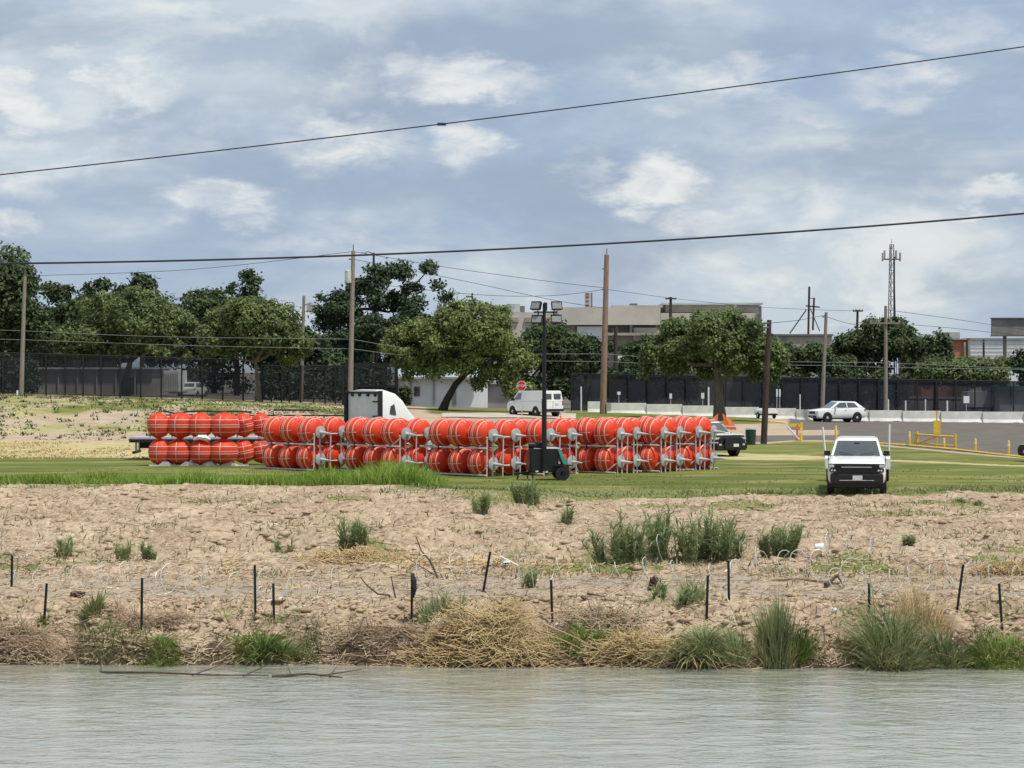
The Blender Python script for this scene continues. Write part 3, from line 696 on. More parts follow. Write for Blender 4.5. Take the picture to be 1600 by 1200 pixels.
PSUV = dict(SUV, paint='gloss', cabpaint='white', hw=.98, wr=.38, mirrorpaint='blackplastic', rim='silver',
    body=[(-2.45, .80, .46, .86), (-2.38, .93, .38, 1.0), (-2.0, .97, .3, 1.08), (-1.0, .98, .3, 1.14), (1.2, .98, .3, 1.16), (2.2, .95, .35, 1.16), (2.4, .88, .45, 1.1)],
    cabin=((-1.15, 1.12), (-.35, 1.70), (1.6, 1.70), (2.25, 1.14)), cw=(.92, .72),
    sides=[[(-.8, 1.2), (-.3, 1.6), (.42, 1.61), (.42, 1.2)], [(.5, 1.2), (.5, 1.61), (1.5, 1.59), (1.8, 1.22)]],
    boxes=[('sill', 'blackplastic', (0, 0, .32), (1.98, 2.2, .16)), ('grille', 'blackplastic', (0, -2.38, .80), (1.5, .22, .26)), ('light_bar', 'silver', (0, .1, 1.76), (1.2, .3, .12)), ('front_bumper', 'blackplastic', (0, -2.36, .50), (1.92, .34, .38)),
           ('push_bar', 'blacksteel', (0, -2.56, .66), (.9, .06, .5)), ('door_panel', 'blackplastic', (.975, .25, .74), (.05, 1.9, .62)), ('door_panel', 'blackplastic', (-.975, .25, .74), (.05, 1.9, .62)),
           ('headlight', 'lamp', (.78, -2.36, .90), (.3, .16, .12)), ('headlight', 'lamp', (-.78, -2.36, .90), (.3, .16, .12)), ('fog_lamp', 'lamp', (.7, -2.54, .6), (.14, .03, .09)), ('fog_lamp', 'lamp', (-.7, -2.54, .6), (.14, .03, .09)),
           ('licence_plate', 'plate', (.2, -2.61, .56), (.32, .03, .15)), ('hood', 'white', (0, -1.68, 1.09), (1.78, 1.25, .07)), ('front_fender', 'white', (.965, -1.75, .97), (.05, 1.0, .22)), ('front_fender', 'white', (-.965, -1.75, .97), (.05, 1.0, .22)), ('tail_light', 'redlamp', (.8, 2.35, .95), (.2, .1, .25)), ('tail_light', 'redlamp', (-.8, 2.35, .95), (.2, .1, .25)), ('roof_rack', 'blacksteel', (0, .6, 1.72), (1.2, 1.4, .03))])
p = G(1101, 117.0)
vehicle('patrol_suv', 'black and white suv with black push bar parked behind the rightmost rack', 'suv', p, (math.cos(a), -math.sin(a)), PSUV)
SED = dict(SUV, hw=.9, wr=.33, cabin=((-1.0, .92), (-.1, 1.42), (1.0, 1.42), (1.75, .98)), cw=(.84, .62), sides=[[(-.65, 1.0), (-.06, 1.33), (.42, 1.34), (.44, 1.0)], [(.5, 1.0), (.5, 1.34), (.95, 1.32), (1.35, 1.02)]],
    body=[(-2.3, .7, .4, .68), (-2.2, .82, .3, .78), (-1.8, .88, .26, .88), (-.9, .9, .25, .95), (1.6, .9, .28, .98), (2.2, .84, .35, .96), (2.3, .78, .42, .88)], mirror=(-.5, 1.0))
p = G(1010, 138); vehicle('sedan', 'silver sedan with only its roof showing above the orange buoys', 'car', p, (-.98, -.2), dict(SED, paint='silver', mirrorpaint='silver'))
p = G(301, 214); p.z = P(301, 623, 214).z; vehicle('suv', 'white suv parked beyond the black mesh fence on the left', 'suv', p, (.15, .99), dict(SUV, paint='white'))
p = H(1667, 721); vehicle('sedan', 'dark car cut off at the right edge of the lawn', 'car', p, (-.9, -.35), dict(SED, paint='blacksteel', mirrorpaint='blacksteel'))
VAN = dict(paint='white', hw=.98, wr=.36, axles=(-1.55, 1.55), mirror=(-1.3, 1.25), mirrorpaint='blackplastic', rim='silver',
    body=[(-2.5, .78, .48, .92), (-2.42, .9, .4, 1.05), (-2.0, .96, .34, 1.12), (-1.5, .98, .32, 1.16), (2.35, .98, .34, 1.18), (2.46, .96, .42, 1.18)],
    cabin=((-1.75, 1.12), (-1.0, 1.92), (2.36, 1.94), (2.45, 1.12)), cw=(.96, .84), ws=(.1, .85), rw=None,
    sides=[[(-1.35, 1.25), (-.92, 1.75), (-.45, 1.77), (-.45, 1.25)]],
    boxes=[('rear_bumper', 'blackplastic', (0, 2.5, .47), (1.9, .16, .18)), ('rear_door_window', 'glass', (.42, 2.425, 1.5), (.62, .06, .42)), ('rear_door_window', 'glass', (-.42, 2.425, 1.5), (.62, .06, .42)),
           ('tail_light', 'redlamp', (.9, 2.46, 1.0), (.1, .05, .3)), ('tail_light', 'redlamp', (-.9, 2.46, 1.0), (.1, .05, .3)), ('licence_plate', 'plate', (-.35, 2.475, .95), (.34, .03, .16)), ('sill', 'blackplastic', (0, 0, .34), (1.9, 2.2, .1)),
           ('front_grille', 'blackplastic', (0, -2.46, .8), (1.3, .12, .3)), ('door_seam', 'blackplastic', (-.975, .3, .85), (.02, .02, .9)), ('door_seam', 'blackplastic', (-.975, -.5, .85), (.02, .02, .9)), ('door_seam', 'blackplastic', (0, 2.462, .8), (.02, .02, .7))])
p = H(835, 650); a = R(56)
vehicle('van', 'white panel van parked by the stop sign under the trees', 'van', p, (-math.cos(a), math.sin(a)), VAN)
p = H(1197, 654)
ct = empty('covered_trailer', p, R(15), 'low trailer with rounded white cover behind the dark utility pole', 'trailer')
MB().prism([(-.75, .42), (.75, .42), (.72, .7), (.4, .86), (-.4, .86), (-.72, .7)], -.9, .9).build('cover', M['white'], ct, bevel=.04, smooth=True)
on(ct, 'bed', 'blackplastic', (0, 0, .36), (1.4, 1.8, .1))
for s in (-1, 1): wheel(ct, s * .72, 0, .28, .16, 'silver', s)

# semi tractor and flat trailer behind the buoys
def semi():
    d = 117.0; c = G(570, d); c.z = 0; a = R(50)
    hd = Vector((math.cos(a), math.sin(a)))
    r = empty('semi_truck', c, math.atan2(hd.x, -hd.y), 'white semi truck cab with curved roof fairing behind the orange buoys', 'truck')
    # front toward local -y; the back of the sleeper at y = 0
    sec = []
    prof = [(0, 3.32, 1.22), (-.5, 3.36, 1.22), (-1.1, 3.22, 1.2), (-1.7, 2.85, 1.17), (-2.2, 2.35, 1.13), (-2.7, 1.95, 1.1), (-3.0, 1.75, 1.08)]
    for (y, zt, hw) in prof:
        q = [(hw * .98, .9), (hw, 1.3), (hw, zt - .35), (hw * .9, zt - .08), (hw * .6, zt)]
        sec.append([(x, y, z) for x, z in q] + [(-x, y, z) for x, z in reversed(q)])
    MB().loft(sec).build('cab', M['white'], r, smooth=True)
    on(r, 'sleeper_back', 'whitedull', (0, .03, 2.05), (2.16, .05, 2.2), .01)
    for s in (-1, 1): on(r, 'side_fairing', 'blackplastic', (s * 1.2, .12, 2.15), (.05, .34, 2.3), .01)
    on(r, 'top_seal', 'blackplastic', (0, .08, 3.2), (2.2, .14, .09), .01)
    for x in (-.8, -.3, .3, .8): on(r, 'marker_lamp', 'blackplastic', (x, .09, 3.08), (.14, .1, .14), .01)
    for z in (2.75, 2.0): on(r, 'grab_bar', 'blacksteel', (-.85, .1, z), (.42, .08, .06), .01)
    on(r, 'air_tank', 'blacksteel', (-.2, .2, 1.35), (.8, .3, .5), .05)
    for s in (-1, 1):
        MB().prism([(-1.05, 2.05), (-.55, 2.1), (-.62, 2.5), (-.9, 2.62)], s * 1.205, s * 1.235, 'X').build('side_window', M['glass'], r)
    hood = []
    for (y, zt, hw) in [(-3.0, 1.75, 1.05), (-3.8, 1.6, 1.0), (-4.4, 1.4, .9)]:
        q = [(hw, .6), (hw, zt - .2), (hw * .8, zt)]; hood.append([(x, y, z) for x, z in q] + [(-x, y, z) for x, z in reversed(q)])
    MB().loft(hood).build('hood', M['white'], r, smooth=True)
    on(r, 'chassis', 'blacksteel', (0, 0, .75), (.9, 6.0, .3), .02)
    for y in (-3.6, .9, 2.1):
        for s in (-1, 1): wheel(r, s * 1.02, y, .5, .3, 'silver', s)
    # flat trailer
    tr = empty('flatbed_trailer', (P(372, 600, 111).x, 111.5, 0), R(1.5), 'dark flatbed trailer standing behind the left end of the buoys', 'trailer')
    on(tr, 'deck', 'disc', (0, 0, 1.0), (10.4, 2.4, .2), .02)
    on(tr, 'side_rail', 'blacksteel', (0, -1.22, .93), (10.4, .05, .16), .01)
    for y in (-.45, .45): on(tr, 'chassis_beam', 'blacksteel', (0, y, .72), (9.6, .16, .34), .02)
    for x in (-5.0, ):
        on(tr, 'bumper_bar', 'blacksteel', (x, 0, .36), (.12, 2.4, .12), .01)
        for y in (-.6, .6): on(tr, 'bumper_strut', 'whitedull', (x + .05, y, .66), (.1, .1, .55), .01)
    for x in (-3.9, -2.8):
        for s in (-1, 1): wheel(tr, x if False else x, s, .42, .3) if False else None
    for x in (-3.9, -2.8, 3.6):
        for s in (-1, 1):
            MB().lathe([(s * 1.0 - .14, .1), (s * 1.0 - .14, .40), (s * 1.0 + .14, .40), (s * 1.0 + .14, .1)], 18, 'Y', (x, 0, .42)).build('wheel', M['rubber'], tr, smooth=True)
    for x in np.arange(-4.2, 5.3, 1.05): MB().tube([(x, -1.1, 1.1), (x, -1.1, 2.17)], .03, 6).build('stake', M['blacksteel'], tr)
    MB().tube([(-4.2, -1.1, 2.17), (-2, -1.1, 2.19), (1, -1.1, 2.16), (5.2, -1.1, 2.15)], .035, 6).build('top_rail', M['blacksteel'], tr)
    MB().tube([(1.75, -1.0, 2.1), (1.75, -1.0, 2.42), (3.7, -1.0, 2.4), (3.7, -1.0, 2.1)], .04, 6).build('headboard_frame', M['blacksteel'], tr)
semi()

# ------------------------------------------------------------------ mobile light tower
def light_tower():
    c = G(848, 90.0); c.z = float(T(c.x, c.y, False))
    r = empty('light_tower', c, R(6), 'mobile light tower with four floodlights on a tall black mast', 'light tower')
    on(r, 'cabinet', 'blackplastic', (.0, 0, .78), (1.15, .9, .92), .05)
    on(r, 'cabinet_door', 'blacksteel', (.22, -.46, .78), (.5, .02, .8), .006)
    on(r, 'cabinet_top', 'galv', (.12, 0, 1.255), (1.05, .92, .03), .006)
    MB().prism([(.52, 1.24), (.64, 1.24), (.98, .62), (.9, .54), (.74, .66)], -.48, .48).build('teal_hood', M['teal'], r, bevel=.02)
    MB().lathe([(-.3, .001), (-.3, .13), (.3, .13), (.3, .001)], 12, 'X', (-.28, -.2, 1.38)).build('winch_drum', M['blacksteel'], r, smooth=True)
    for y in (-.55, .55):
        MB().lathe([(y - .1, .1), (y - .1, .28), (y + .1, .28), (y + .1, .1)], 18, 'Y', (.72, 0, .28)).build('wheel', M['rubber'], r, smooth=True)
        on(r, 'fender', 'blackplastic', (.72, y, .6), (.7, .24, .05), .01)
    MB().tube([(-.5, 0, .3), (-1.15, -.05, .26)], .05, 6).build('tongue', M['blacksteel'], r)
    MB().tube([(-1.0, -.05, .28), (-1.0, -.05, -.02)], .035, 6).build('jack_stand', M['blacksteel'], r)
    for s in (-1, 1):
        MB().tube([(-.45, s * .45, .3), (-.5, s * .95, .28), (-.5, s * .95, -.02)], .035, 6).build('outrigger', M['blacksteel'], r)
    on(r, 'warning_label', 'bag', (-.28, -.457, .36), (.12, .012, .05), .002); on(r, 'warning_label', 'bag', (.05, -.462, .34), (.2, .012, .07), .002)
    MB().tube([(0, -.52, .9), (0, -.52, 1.32)], .035, 6).build('mast_clamp', M['galv'], r)
    MB().tube([(0, -.5, .4), (0, -.5, 3.2)], .10, 8).build('mast_section', M['blacksteel'], r)
    MB().tube([(0, -.5, 3.1), (0, -.5, 5.2)], .08, 8).build('mast_section', M['blacksteel'], r)
    MB().tube([(0, -.5, 5.1), (0, -.5, 6.95)], .062, 8).build('mast_section', M['blacksteel'], r)
    MB().tube([(-.42, -.5, 6.62), (.5, -.5, 6.62)], .03, 6).build('lamp_bar', M['blacksteel'], r)
    on(r, 'mast_cap', 'blacksteel', (.04, -.5, 6.83), (.15, .15, .34), .02)
    for (x, z, rz, ry) in ((-.3, 6.84, R(-38), R(8)), (.46, 6.84, R(8), 0), (-.28, 6.3, R(-20), 0), (.45, 6.32, R(5), 0)):
        t = Matrix.Rotation(rz, 3, 'Z') @ Matrix.Rotation(R(-22), 3, 'X')
        m = MB(); pr = []
        for (y, w, h) in ((-.12, .22, .17), (.02, .20, .155), (.14, .11, .09)):
            pr.append([Vector((x, -.6, z)) + t @ Vector((a, y, b)) for a, b in ((-w, -h), (w, -h), (w, h), (-w, h))])
        f = m.loft(pr).build('floodlight', M['blacksteel'], r)
        MB().box(Vector((x, -.6, z)) + t @ Vector((0, -.125, -.02)), (.36, .015, .25), tilt=t).build('lamp_glass', M['floodglass'], f)
        MB().tube([Vector((x, -.55, z)), (x * .8, -.5, 6.62)], .025, 6).build('lamp_arm', M['blacksteel'], r)
light_tower()

# ------------------------------------------------------------------ fences, gate, barriers
def fence(name, label, pxs, d, base_py, top_py, screen, dd=0., group=None):
    c = P(pxs[0], base_py(pxs[0]), d); r = empty(name, c, 0, label, 'fence', group)
    pts = []
    for i, px in enumerate(pxs):
        di = d + dd * i; b = P(px, base_py(px), di); b.z = float(T(b.x, b.y)); t = P(px, top_py(px), di); pts.append((b - c, Vector((b.x, b.y, t.z)) - c))
    for b, t in pts: MB().box(((b.x + t.x) / 2, b.y, (b.z + t.z) / 2 - .05), (.13, .13, t.z - b.z + .1)).build('fence_post', M['blacksteel'], r)
    for (b, t), (b2, t2) in zip(pts[:-1], pts[1:]):
        y = .09
        vs = [(b.x + .07, b.y + y, b.z + .05), (b2.x - .07, b2.y + y, b2.z + .05), (b2.x - .07, b2.y + y, t2.z - .03), (b.x + .07, b.y + y, t.z - .03)]
        vs += [(q[0], q[1] + .012, q[2]) for q in vs]
        MB().add(vs[:4], [(0, 1, 2, 3)]).build('mesh_panel', M[screen], r)
        m = MB(); m.tube([(b.x + .06, b.y, t.z - .04), (b2.x - .06, b2.y, t2.z - .04)], .045, 6)
        m.build('top_rail', M['blacksteel'], r)
    return r
LP = [-28, 5, 38, 72, 102, 130, 158, 188, 220, 252, 284, 316, 348, 380, 410]
fence('mesh_fence', 'tall black mesh fence along the top of the left mound', LP, 190, lambda p: 617 + .034 * max(p, 0), lambda p: 550 + .03 * p, 'screen')
MP = [410, 424, 440, 452, 470, 490, 508, 524, 540, 556, 576, 598, 618]
fence('mesh_fence', 'black mesh fence section behind the white semi truck', MP, 191.5, lambda p: 630 + .01 * (p - 410), lambda p: 571, 'screen')
RP = [893 + 30.0 * k for k in range(25)]
fence('mesh_fence', 'dense black mesh fence behind the white concrete barriers', RP, 197, lambda p: 640 + .022 * (p - 893), lambda p: 583 + .018 * (p - 893), 'screendense')
def gate():
    d = 189.0; c = P(540, 630, d); c.z = float(T(c.x, c.y)); r = empty('gate_frame', c, 0, 'heavy black steel gate frame standing over the semi truck', 'gate')
    x0, x1 = (P(536, 0, d).x - c.x), (P(620, 0, d).x - c.x); zt = P(0, 571, d).z - c.z; zm = P(0, 603, d).z - c.z
    for x in (x0, x0 + 1.1, (x0 + x1) / 2 + .3, x1 - .9, x1): on(r, 'gate_post', 'blacksteel', (x, 0, zt / 2 - .3), (.2, .2, zt + .6))
    on(r, 'top_beam', 'blacksteel', ((x0 + x1) / 2, 0, zt + .05), (x1 - x0 + .2, .3, .34)); on(r, 'middle_beam', 'blacksteel', ((x0 + x1) / 2, .02, zm), (x1 - x0, .2, .16))
    on(r, 'lower_panel', 'blacksteel', ((x0 + x1) / 2, .12, zm / 2), (x1 - x0 - .2, .06, zm - .2))
gate()
BPX = 922.0
def barriers():
    prof = [(-.3, 0), (.3, 0), (.3, .08), (.14, .34), (.09, .98), (-.09, .98), (-.14, .34), (-.3, .08)]
    edges = [918, 948, 1010, 1066, 1122, 1186, 1244, 1300, 1358, 1410, 1470, 1535, 1600, 1665]
    names = ['first (short) from the left, by the tall brown pole', 'second from the left', 'third from the left', 'fourth from the left, before the big tree trunk', 'fifth from the left, right of the big tree trunk',
             'sixth from the left, at the dark utility pole', 'seventh from the left, in front of the suv nose', 'eighth from the left, behind the suv', 'ninth from the left', 'tenth from the left, right of the suv',
             'eleventh from the left, behind the yellow sign post', 'second from the right edge', 'cut by the right edge']
    d = 193.5
    for k in range(13):
        a, b = edges[k], edges[k + 1]; pa = G(a, d - .2 * k); pb = G(b, d - .2 * k); L = (pb - pa).length - .02
        m = MB(); vs = [(-L / 2, y, z) for y, z in prof] + [(L / 2, y, z) for y, z in prof]; n = 8
        m.add(vs, [tuple(range(n)), tuple(range(2 * n - 1, n - 1, -1))] + [(j, (j + 1) % n, n + (j + 1) % n, n + j) for j in range(n)])
        mid = (pa + pb) / 2; mid.z = min(pa.z, pb.z) - .05 + random.uniform(-.01, .01)
        o = m.build('concrete_barrier', M['concrete'], None, mid, rz=math.atan2(pb.y - pa.y, pb.x - pa.x), bevel=.02)
        tag(o, f'white concrete barrier segment, {names[k]}', 'barrier', 'white concrete road barriers along the fence')
        for s in (-1, 1):
            if s * 1 and L > 2: MB().box((s * L * .3, -.27, .045), (.5, .1, .07)).build('drain_slot', M['blacksteel'], o)
barriers()

# ------------------------------------------------------------------ utility poles and lines
def upole(name, label, px0, py0, px1, d, base_py, m, r=.16, arms=(), extras=(), cat='utility pole', group='wooden utility poles'):
    b = P(px1, base_py, d); b.z = min(b.z, float(T(b.x, b.y))) if base_py > 600 else b.z
    t = P(px0, py0, d); rt = empty(name, b, 0, label, cat, group); tv = t - b
    MB().tube([(0, 0, -.3), tv * .5, tv], [r * 1.15, r, r * .8], 10).build('pole', M[m], rt, smooth=True)
    for (py, w, off) in arms:
        z = P(0, py, d).z - b.z; k = z / tv.z; a = on(rt, 'crossarm', m, (tv.x * k + off, -.2, z), (w, .12, .14), .01)
        for q in (-.46, -.2, .2, .46): MB().lathe([(0, .001), (0, .05), (.08, .07), (.14, .03), (.16, .001)], 8, 'Z', (tv.x * k + off + q * w, -.2, z + .07)).build('insulator', M['grey'], a)
    for e in extras:
        py = e[1]; z = P(0, py, d).z - b.z; k = z / tv.z
        if e[0] == 'can': MB().lathe([(-.5, .001), (-.5, .26), (.45, .26), (.52, .1), (.52, .001)], 14, 'Z', (tv.x * k + e[2], -.25, z)).build('transformer', M['galv'], rt, smooth=True)
        if e[0] == 'lamp':
            a = MB().tube([(tv.x * k, 0, z), (tv.x * k + e[2] * .6, -.1, z + .25), (tv.x * k + e[2], -.2, z + .22)], .05, 6).build('lamp_arm', M['mast'], rt)
            on(a, 'lamp_head', 'lamp', (tv.x * k + e[2] * 1.1, -.2, z + .14), (.6, .3, .16), .03)
        if e[0] == 'pin': MB().tube([(tv.x, 0, tv.z), (tv.x, 0, tv.z + .5)], .04, 6).build('top_pin', M['mast'], rt)
        if e[0] == 'stub': MB().tube([(tv.x * k - .35, -.1, z), (tv.x * k, -.1, z)], .06, 6).build('bracket', M['mast'], rt)
        if e[0] == 'box': on(rt, 'meter_box', 'grey', (tv.x * k + e[2], -.22, z), (.4, .2, .7), .02)
    return rt
upole('utility_pole', 'pale utility pole beside the left mound fence', 39, 431, 33, 184, 618, 'woodgrey', .17, (), (('pin', 431),))
upole('utility_pole', 'tall pale utility pole rising behind the white semi truck', 552, 392, 547, 180, 636, 'woodgrey', .19, (), (('pin', 392), ('stub', 405), ('stub', 440), ('can', 432, -.35)))
upole('utility_pole', 'shorter pole with bright lamp among the dark trees left of the tall pale pole', 475, 462, 470, 194, 632, 'woodgrey', .15, (), (('lamp', 478, .75), ('box', 480, .5)))
upole('light_pole', 'thin dark street light pole against the sky behind the dark tree', 584, 395, 583, 240, 560, 'wooddark', .14, (), (('lamp', 397, -.9),), 'street light', None)
upole('utility_pole', 'tall brown utility pole in front of the concrete barriers', 948, 398, 942, 186, 647, 'woodbrown', .24, (), (('pin', 398), ('stub', 420), ('stub', 452), ('box', 636, .45)))
upole('utility_pole', 'dark brown utility pole at the edge of the lawn by the trash can', 1202, 500, 1193, 135, 693, 'wooddark', .17, (), (('stub', 505), ('stub', 512)))
upole('utility_pole', 'pale utility pole behind the silver white suv', 1291, 488, 1284, 191, 642, 'woodgrey', .16, (), (('stub', 495),))
upole('utility_pole', 'pole with wide crossarm standing before the big tree on the right', 1384, 478, 1384, 192, 648, 'woodgrey', .16, ((505, 2.6, -.1),), ())
upole('utility_pole', 'crossarm pole poking out of the right hand tree top', 1340, 484, 1338, 226, 570, 'wooddark', .14, ((486, 1.0, 0),), ())
upole('utility_pole', 'small crossarm pole above the round tree in the middle right', 1048, 464, 1047, 245, 560, 'wooddark', .17, ((467, 1.2, 0),), ())
upole('utility_pole', 'tiny dark pole behind the olive tree crown', 738, 458, 738, 260, 560, 'wooddark', .12, ((464, .8, -.3),), ())
upole('utility_pole', 'slim dark pole in front of the white warehouse', 1537, 530, 1537, 245, 610, 'wooddark', .14, (), (('stub', 534),))
upole('utility_pole', 'dark pole standing in the gap by the weathered mall wall', 962, 510, 962, 230, 600, 'wooddark', .22, (), ())
def line(label, pts, r, m, group=None, kind='power_line', cat='cable'):
    """pts of (px, py, d); a smooth curve is run through them"""
    W = [P(*p) for p in pts]; out = []
    for i in range(len(W) - 1):
        p0, p1, p2, p3 = W[max(i - 1, 0)], W[i], W[i + 1], W[min(i + 2, len(W) - 1)]
        for k in range(8):
            t = k / 8; out.append(.5 * ((2 * p1) + (p2 - p0) * t + (2 * p0 - 5 * p1 + 4 * p2 - p3) * t * t + (3 * p1 - p0 - 3 * p2 + p3) * t ** 3))
    out.append(W[-1]); c = out[0].copy()
    return tag(MB().tube([q - c for q in out], r, 5, False).build(kind, M[m], None, c, smooth=True), label, cat, group)
def qy(a, b, c): return lambda x: a + b * x + c * x * x
f1 = qy(273, -.1068, -1.14e-5); f2 = qy(412, -.0097, -2.45e-5)
o = line('upper grey cable sloping across the sky over the river', [(x, f1(x), 44) for x in range(-1200, 2801, 200)], .0125, 'cable')
c = P(690, f1(690), 44)
MB().lathe([(-.09, .001), (-.08, .03), (.08, .03), (.09, .001)], 8, 'X').build('splice', M['cable'], o, c - o.location)
line('lower thick black cable sagging across the whole sky', [(x, f2(x), 40) for x in range(-1200, 2801, 200)], .0185, 'cable')
GW = 'thin wires strung between the far poles'
def wire(label, pts, r=.02, m='cable'): line(label, pts, r, m, GW, 'power_line', 'wire')
wire('wire rising left to the top of the tall pale pole', [(-30, 430, 184), (39, 431, 184), (300, 421, 183), (552, 393, 180)])
wire('wire from the tall pale pole top down to the tall brown pole', [(552, 393, 180), (700, 418, 183), (860, 440, 185), (947, 450, 186)])
wire('second wire below it between the tall pale and brown poles', [(552, 405, 180), (720, 438, 183), (860, 468, 185), (947, 482, 186)])
wire('lowest wire from the tall pale pole to the brown pole', [(552, 440, 180), (740, 460, 184), (860, 462, 185), (947, 452, 186)])
wire('wire from the brown pole to the small crossarm pole', [(947, 452, 186), (1048, 466, 245)])
wire('wire from the small crossarm pole across to the crossarm pole in the tree', [(1048, 466, 245), (1190, 480, 238), (1340, 486, 226)])
wire('wire running right from the crossarm pole past the billboard', [(1384, 484, 192), (1480, 497, 210), (1620, 518, 240)])
wire('second wire running right toward the billboard', [(1384, 505, 192), (1480, 512, 210), (1620, 527, 240)])
wire('wire from dark lawn pole to pale pole behind the suv', [(1202, 505, 135), (1250, 500, 165), (1291, 492, 191)])
wire('wire from the pale suv pole to the wide crossarm pole', [(1291, 495, 191), (1335, 507, 191.5), (1384, 505, 192)])
wire('pale cable crossing in front of the left trees, upper of two', [(-30, 516, 184), (36, 517, 184), (250, 526, 183), (549, 530, 180)], .019, 'cablepale')
wire('pale cable crossing in front of the left trees, lower of two', [(-30, 530, 184), (38, 531, 184), (300, 540, 183), (548, 545, 180)], .019, 'cablepale')
wire('pale cable from tall pale pole past the olive tree to the brown pole', [(548, 530, 180), (700, 551, 184), (945, 553, 186)], .019, 'cablepale')
wire('second pale cable from tall pale pole to brown pole', [(548, 545, 180), (700, 561, 184), (945, 565, 186)], .019, 'cablepale')
wire('pale cable right of the brown pole, upper of two', [(945, 553, 186), (1080, 562, 189), (1286, 566, 191), (1384, 567, 192), (1570, 575, 194), (1640, 575, 195)], .019, 'cablepale')
wire('pale cable right of the brown pole, lower of two', [(945, 565, 186), (1080, 570, 189), (1286, 571, 191), (1384, 574, 192), (1570, 577, 194), (1640, 579, 195)], .019, 'cablepale')

# ------------------------------------------------------------------ buildings
class Bld:
    def __init__(s, name, label, px, d, cat='building'):
        s.d = d; s.c = P(px, 640, d); s.c.z = float(T(s.c.x, s.c.y)); s.r = empty(name, s.c, 0, label, cat)
    def box(s, nm, m, x0, x1, y0, y1, depth, fwd=0., parent=None, bev=0.):
        d = s.d - fwd; a, b = P(x0, y0, d), P(x1, y1, d)
        return MB().box((Vector(((a.x + b.x) / 2, d + depth / 2, (a.z + b.z) / 2)) - s.c), (b.x - a.x, depth, a.z - b.z)).build(nm, M[m], parent or s.r, bevel=bev)
b = Bld('mall', 'beige low shopping mall with flat roof beyond the trees in the centre', 1000, 300)
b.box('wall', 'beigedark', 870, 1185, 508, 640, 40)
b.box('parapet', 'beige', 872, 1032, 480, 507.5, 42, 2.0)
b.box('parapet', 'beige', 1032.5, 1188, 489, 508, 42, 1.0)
b.box('roof_block', 'beige', 1040, 1186, 474, 488, 20, -8)
b.box('roof_block', 'beigedark', 958, 1036, 477, 480, 20, -4)
b.box('roof_cap', 'metalroof', 1036, 1192, 473, 476, 24, -6)
b.box('wall_panel', 'whitewall', 902, 944, 510, 540, 1, 1.2)
b.box('wall_panel', 'beige', 990, 1030, 512, 560, .6, 1.2)
b.box('corner_column', 'mast', 1186.5, 1190, 478, 520, 1, 2.2)
for x0, x1, y0, y1 in ((958, 966, 514, 522), (984, 988, 508, 520), (970, 986, 540, 556), (1000, 1008, 520, 560)): b.box('window', 'glass', x0, x1, y0, y1, .4, 2.0 if y0 < 530 else .5)
b.box('awning', 'beigedark', 950, 1040, 520, 524, 3, 3)
b.box('loading_shed', 'whitewall', 962, 986, 556, 600, 5, 6)
b.box('roof_unit', 'mast', 985, 996, 474, 479, 3, -6)
b2 = Bld('rooftop_building', 'pale building with grey tanks and vents on its roof above the olive tree', 800, 310)
b2.box('wall', 'beige', 770, 870, 488, 620, 25)
for k in range(4): b2.box('wall_band', 'beigedark', 772 + 24 * k, 786 + 24 * k, 496, 503, .3, .3)
for (x0, x1, y0) in ((784, 792, 477), (812, 820, 478)): b2.box('roof_unit', 'mast', x0, x1, y0, 488.5, 2, -3)
cc = P(802, 488, 313) - b2.c; MB().lathe([(0, .001), (0, .95), (1.15, .95), (1.3, .3), (1.3, .001)], 16, 'Z', cc).build('tank', M['disc'], b2.r, smooth=True)
b2.box('roof_gable', 'whitewall', 770, 784, 478, 488.5, 6, -2)
b3 = Bld('white_house', 'long white house with pale metal roof behind the olive tree', 700, 204)
b3.box('wall', 'whitewall', 622, 762, 590, 646, 8)
m = MB(); a, q = P(618, 590, 203.4) - b3.c, P(748, 572, 203.4) - b3.c
m.add([(a.x, a.y, a.z), (q.x, a.y, a.z), (q.x, a.y + 4.5, q.z), (a.x, a.y + 4.5, q.z), (a.x, a.y + 9, a.z), (q.x, a.y + 9, a.z)], [(0, 1, 2, 3), (3, 2, 5, 4), (0, 3, 4), (1, 5, 2), (0, 4, 5, 1)])
m.build('roof', M['metalroof'], b3.r)
for k in range(1, 18):
    x = a.x + (q.x - a.x) * k / 18; MB().tube([(x, a.y - .02, a.z + .02), (x, a.y + 4.5, q.z + .02)], .03, 4).build('roof_seam', M['metalroof'], b3.r)
b3.box('gutter', 'greywall', 616, 750, 589, 592, .3, .75)
w = b3.box('window', 'glass', 647, 656, 604, 619, .2, .1); 
b3.box('lean_to', 'greywall', 762.3, 802, 600, 646, 7, -1)
b3.box('lean_to_roof', 'metalroof', 758, 804, 597.5, 599.9, 8, -.5)
b3.box('side_wing', 'whitewall', 740, 762, 586, 589.9, 6, -.5)
b3.box('door', 'beigedark', 706, 713, 612, 645, .1, .06)
for x in (621, 641, 677): b3.box('downpipe', 'greywall', x, x + 2, 592, 645, .12, .14)
b4 = Bld('block_wall_building', 'grey low building behind the left mesh fence', 170, 212)
b4.box('wall', 'greywall', 30, 238, 577, 640, 10)
for x in range(60, 238, 30): b4.box('wall_rib', 'beigedark', x, x + 2, 577.5, 640, .2, .2)
b4.box('roof', 'metalroof', 26, 242, 574, 576.8, 11, .4)
b4.box('doorway', 'blackplastic', 196, 214, 590, 626, .2, .12)
b5 = Bld('white_container', 'white ribbed container standing behind the left mesh fence', 268, 209, 'container')
b5.box('box', 'whitewall', 255, 280, 579, 612, 5)
for k in range(9): b5.box('rib', 'whitedull', 256 + k * 2.7, 257.2 + k * 2.7, 580, 611, .12, .12)
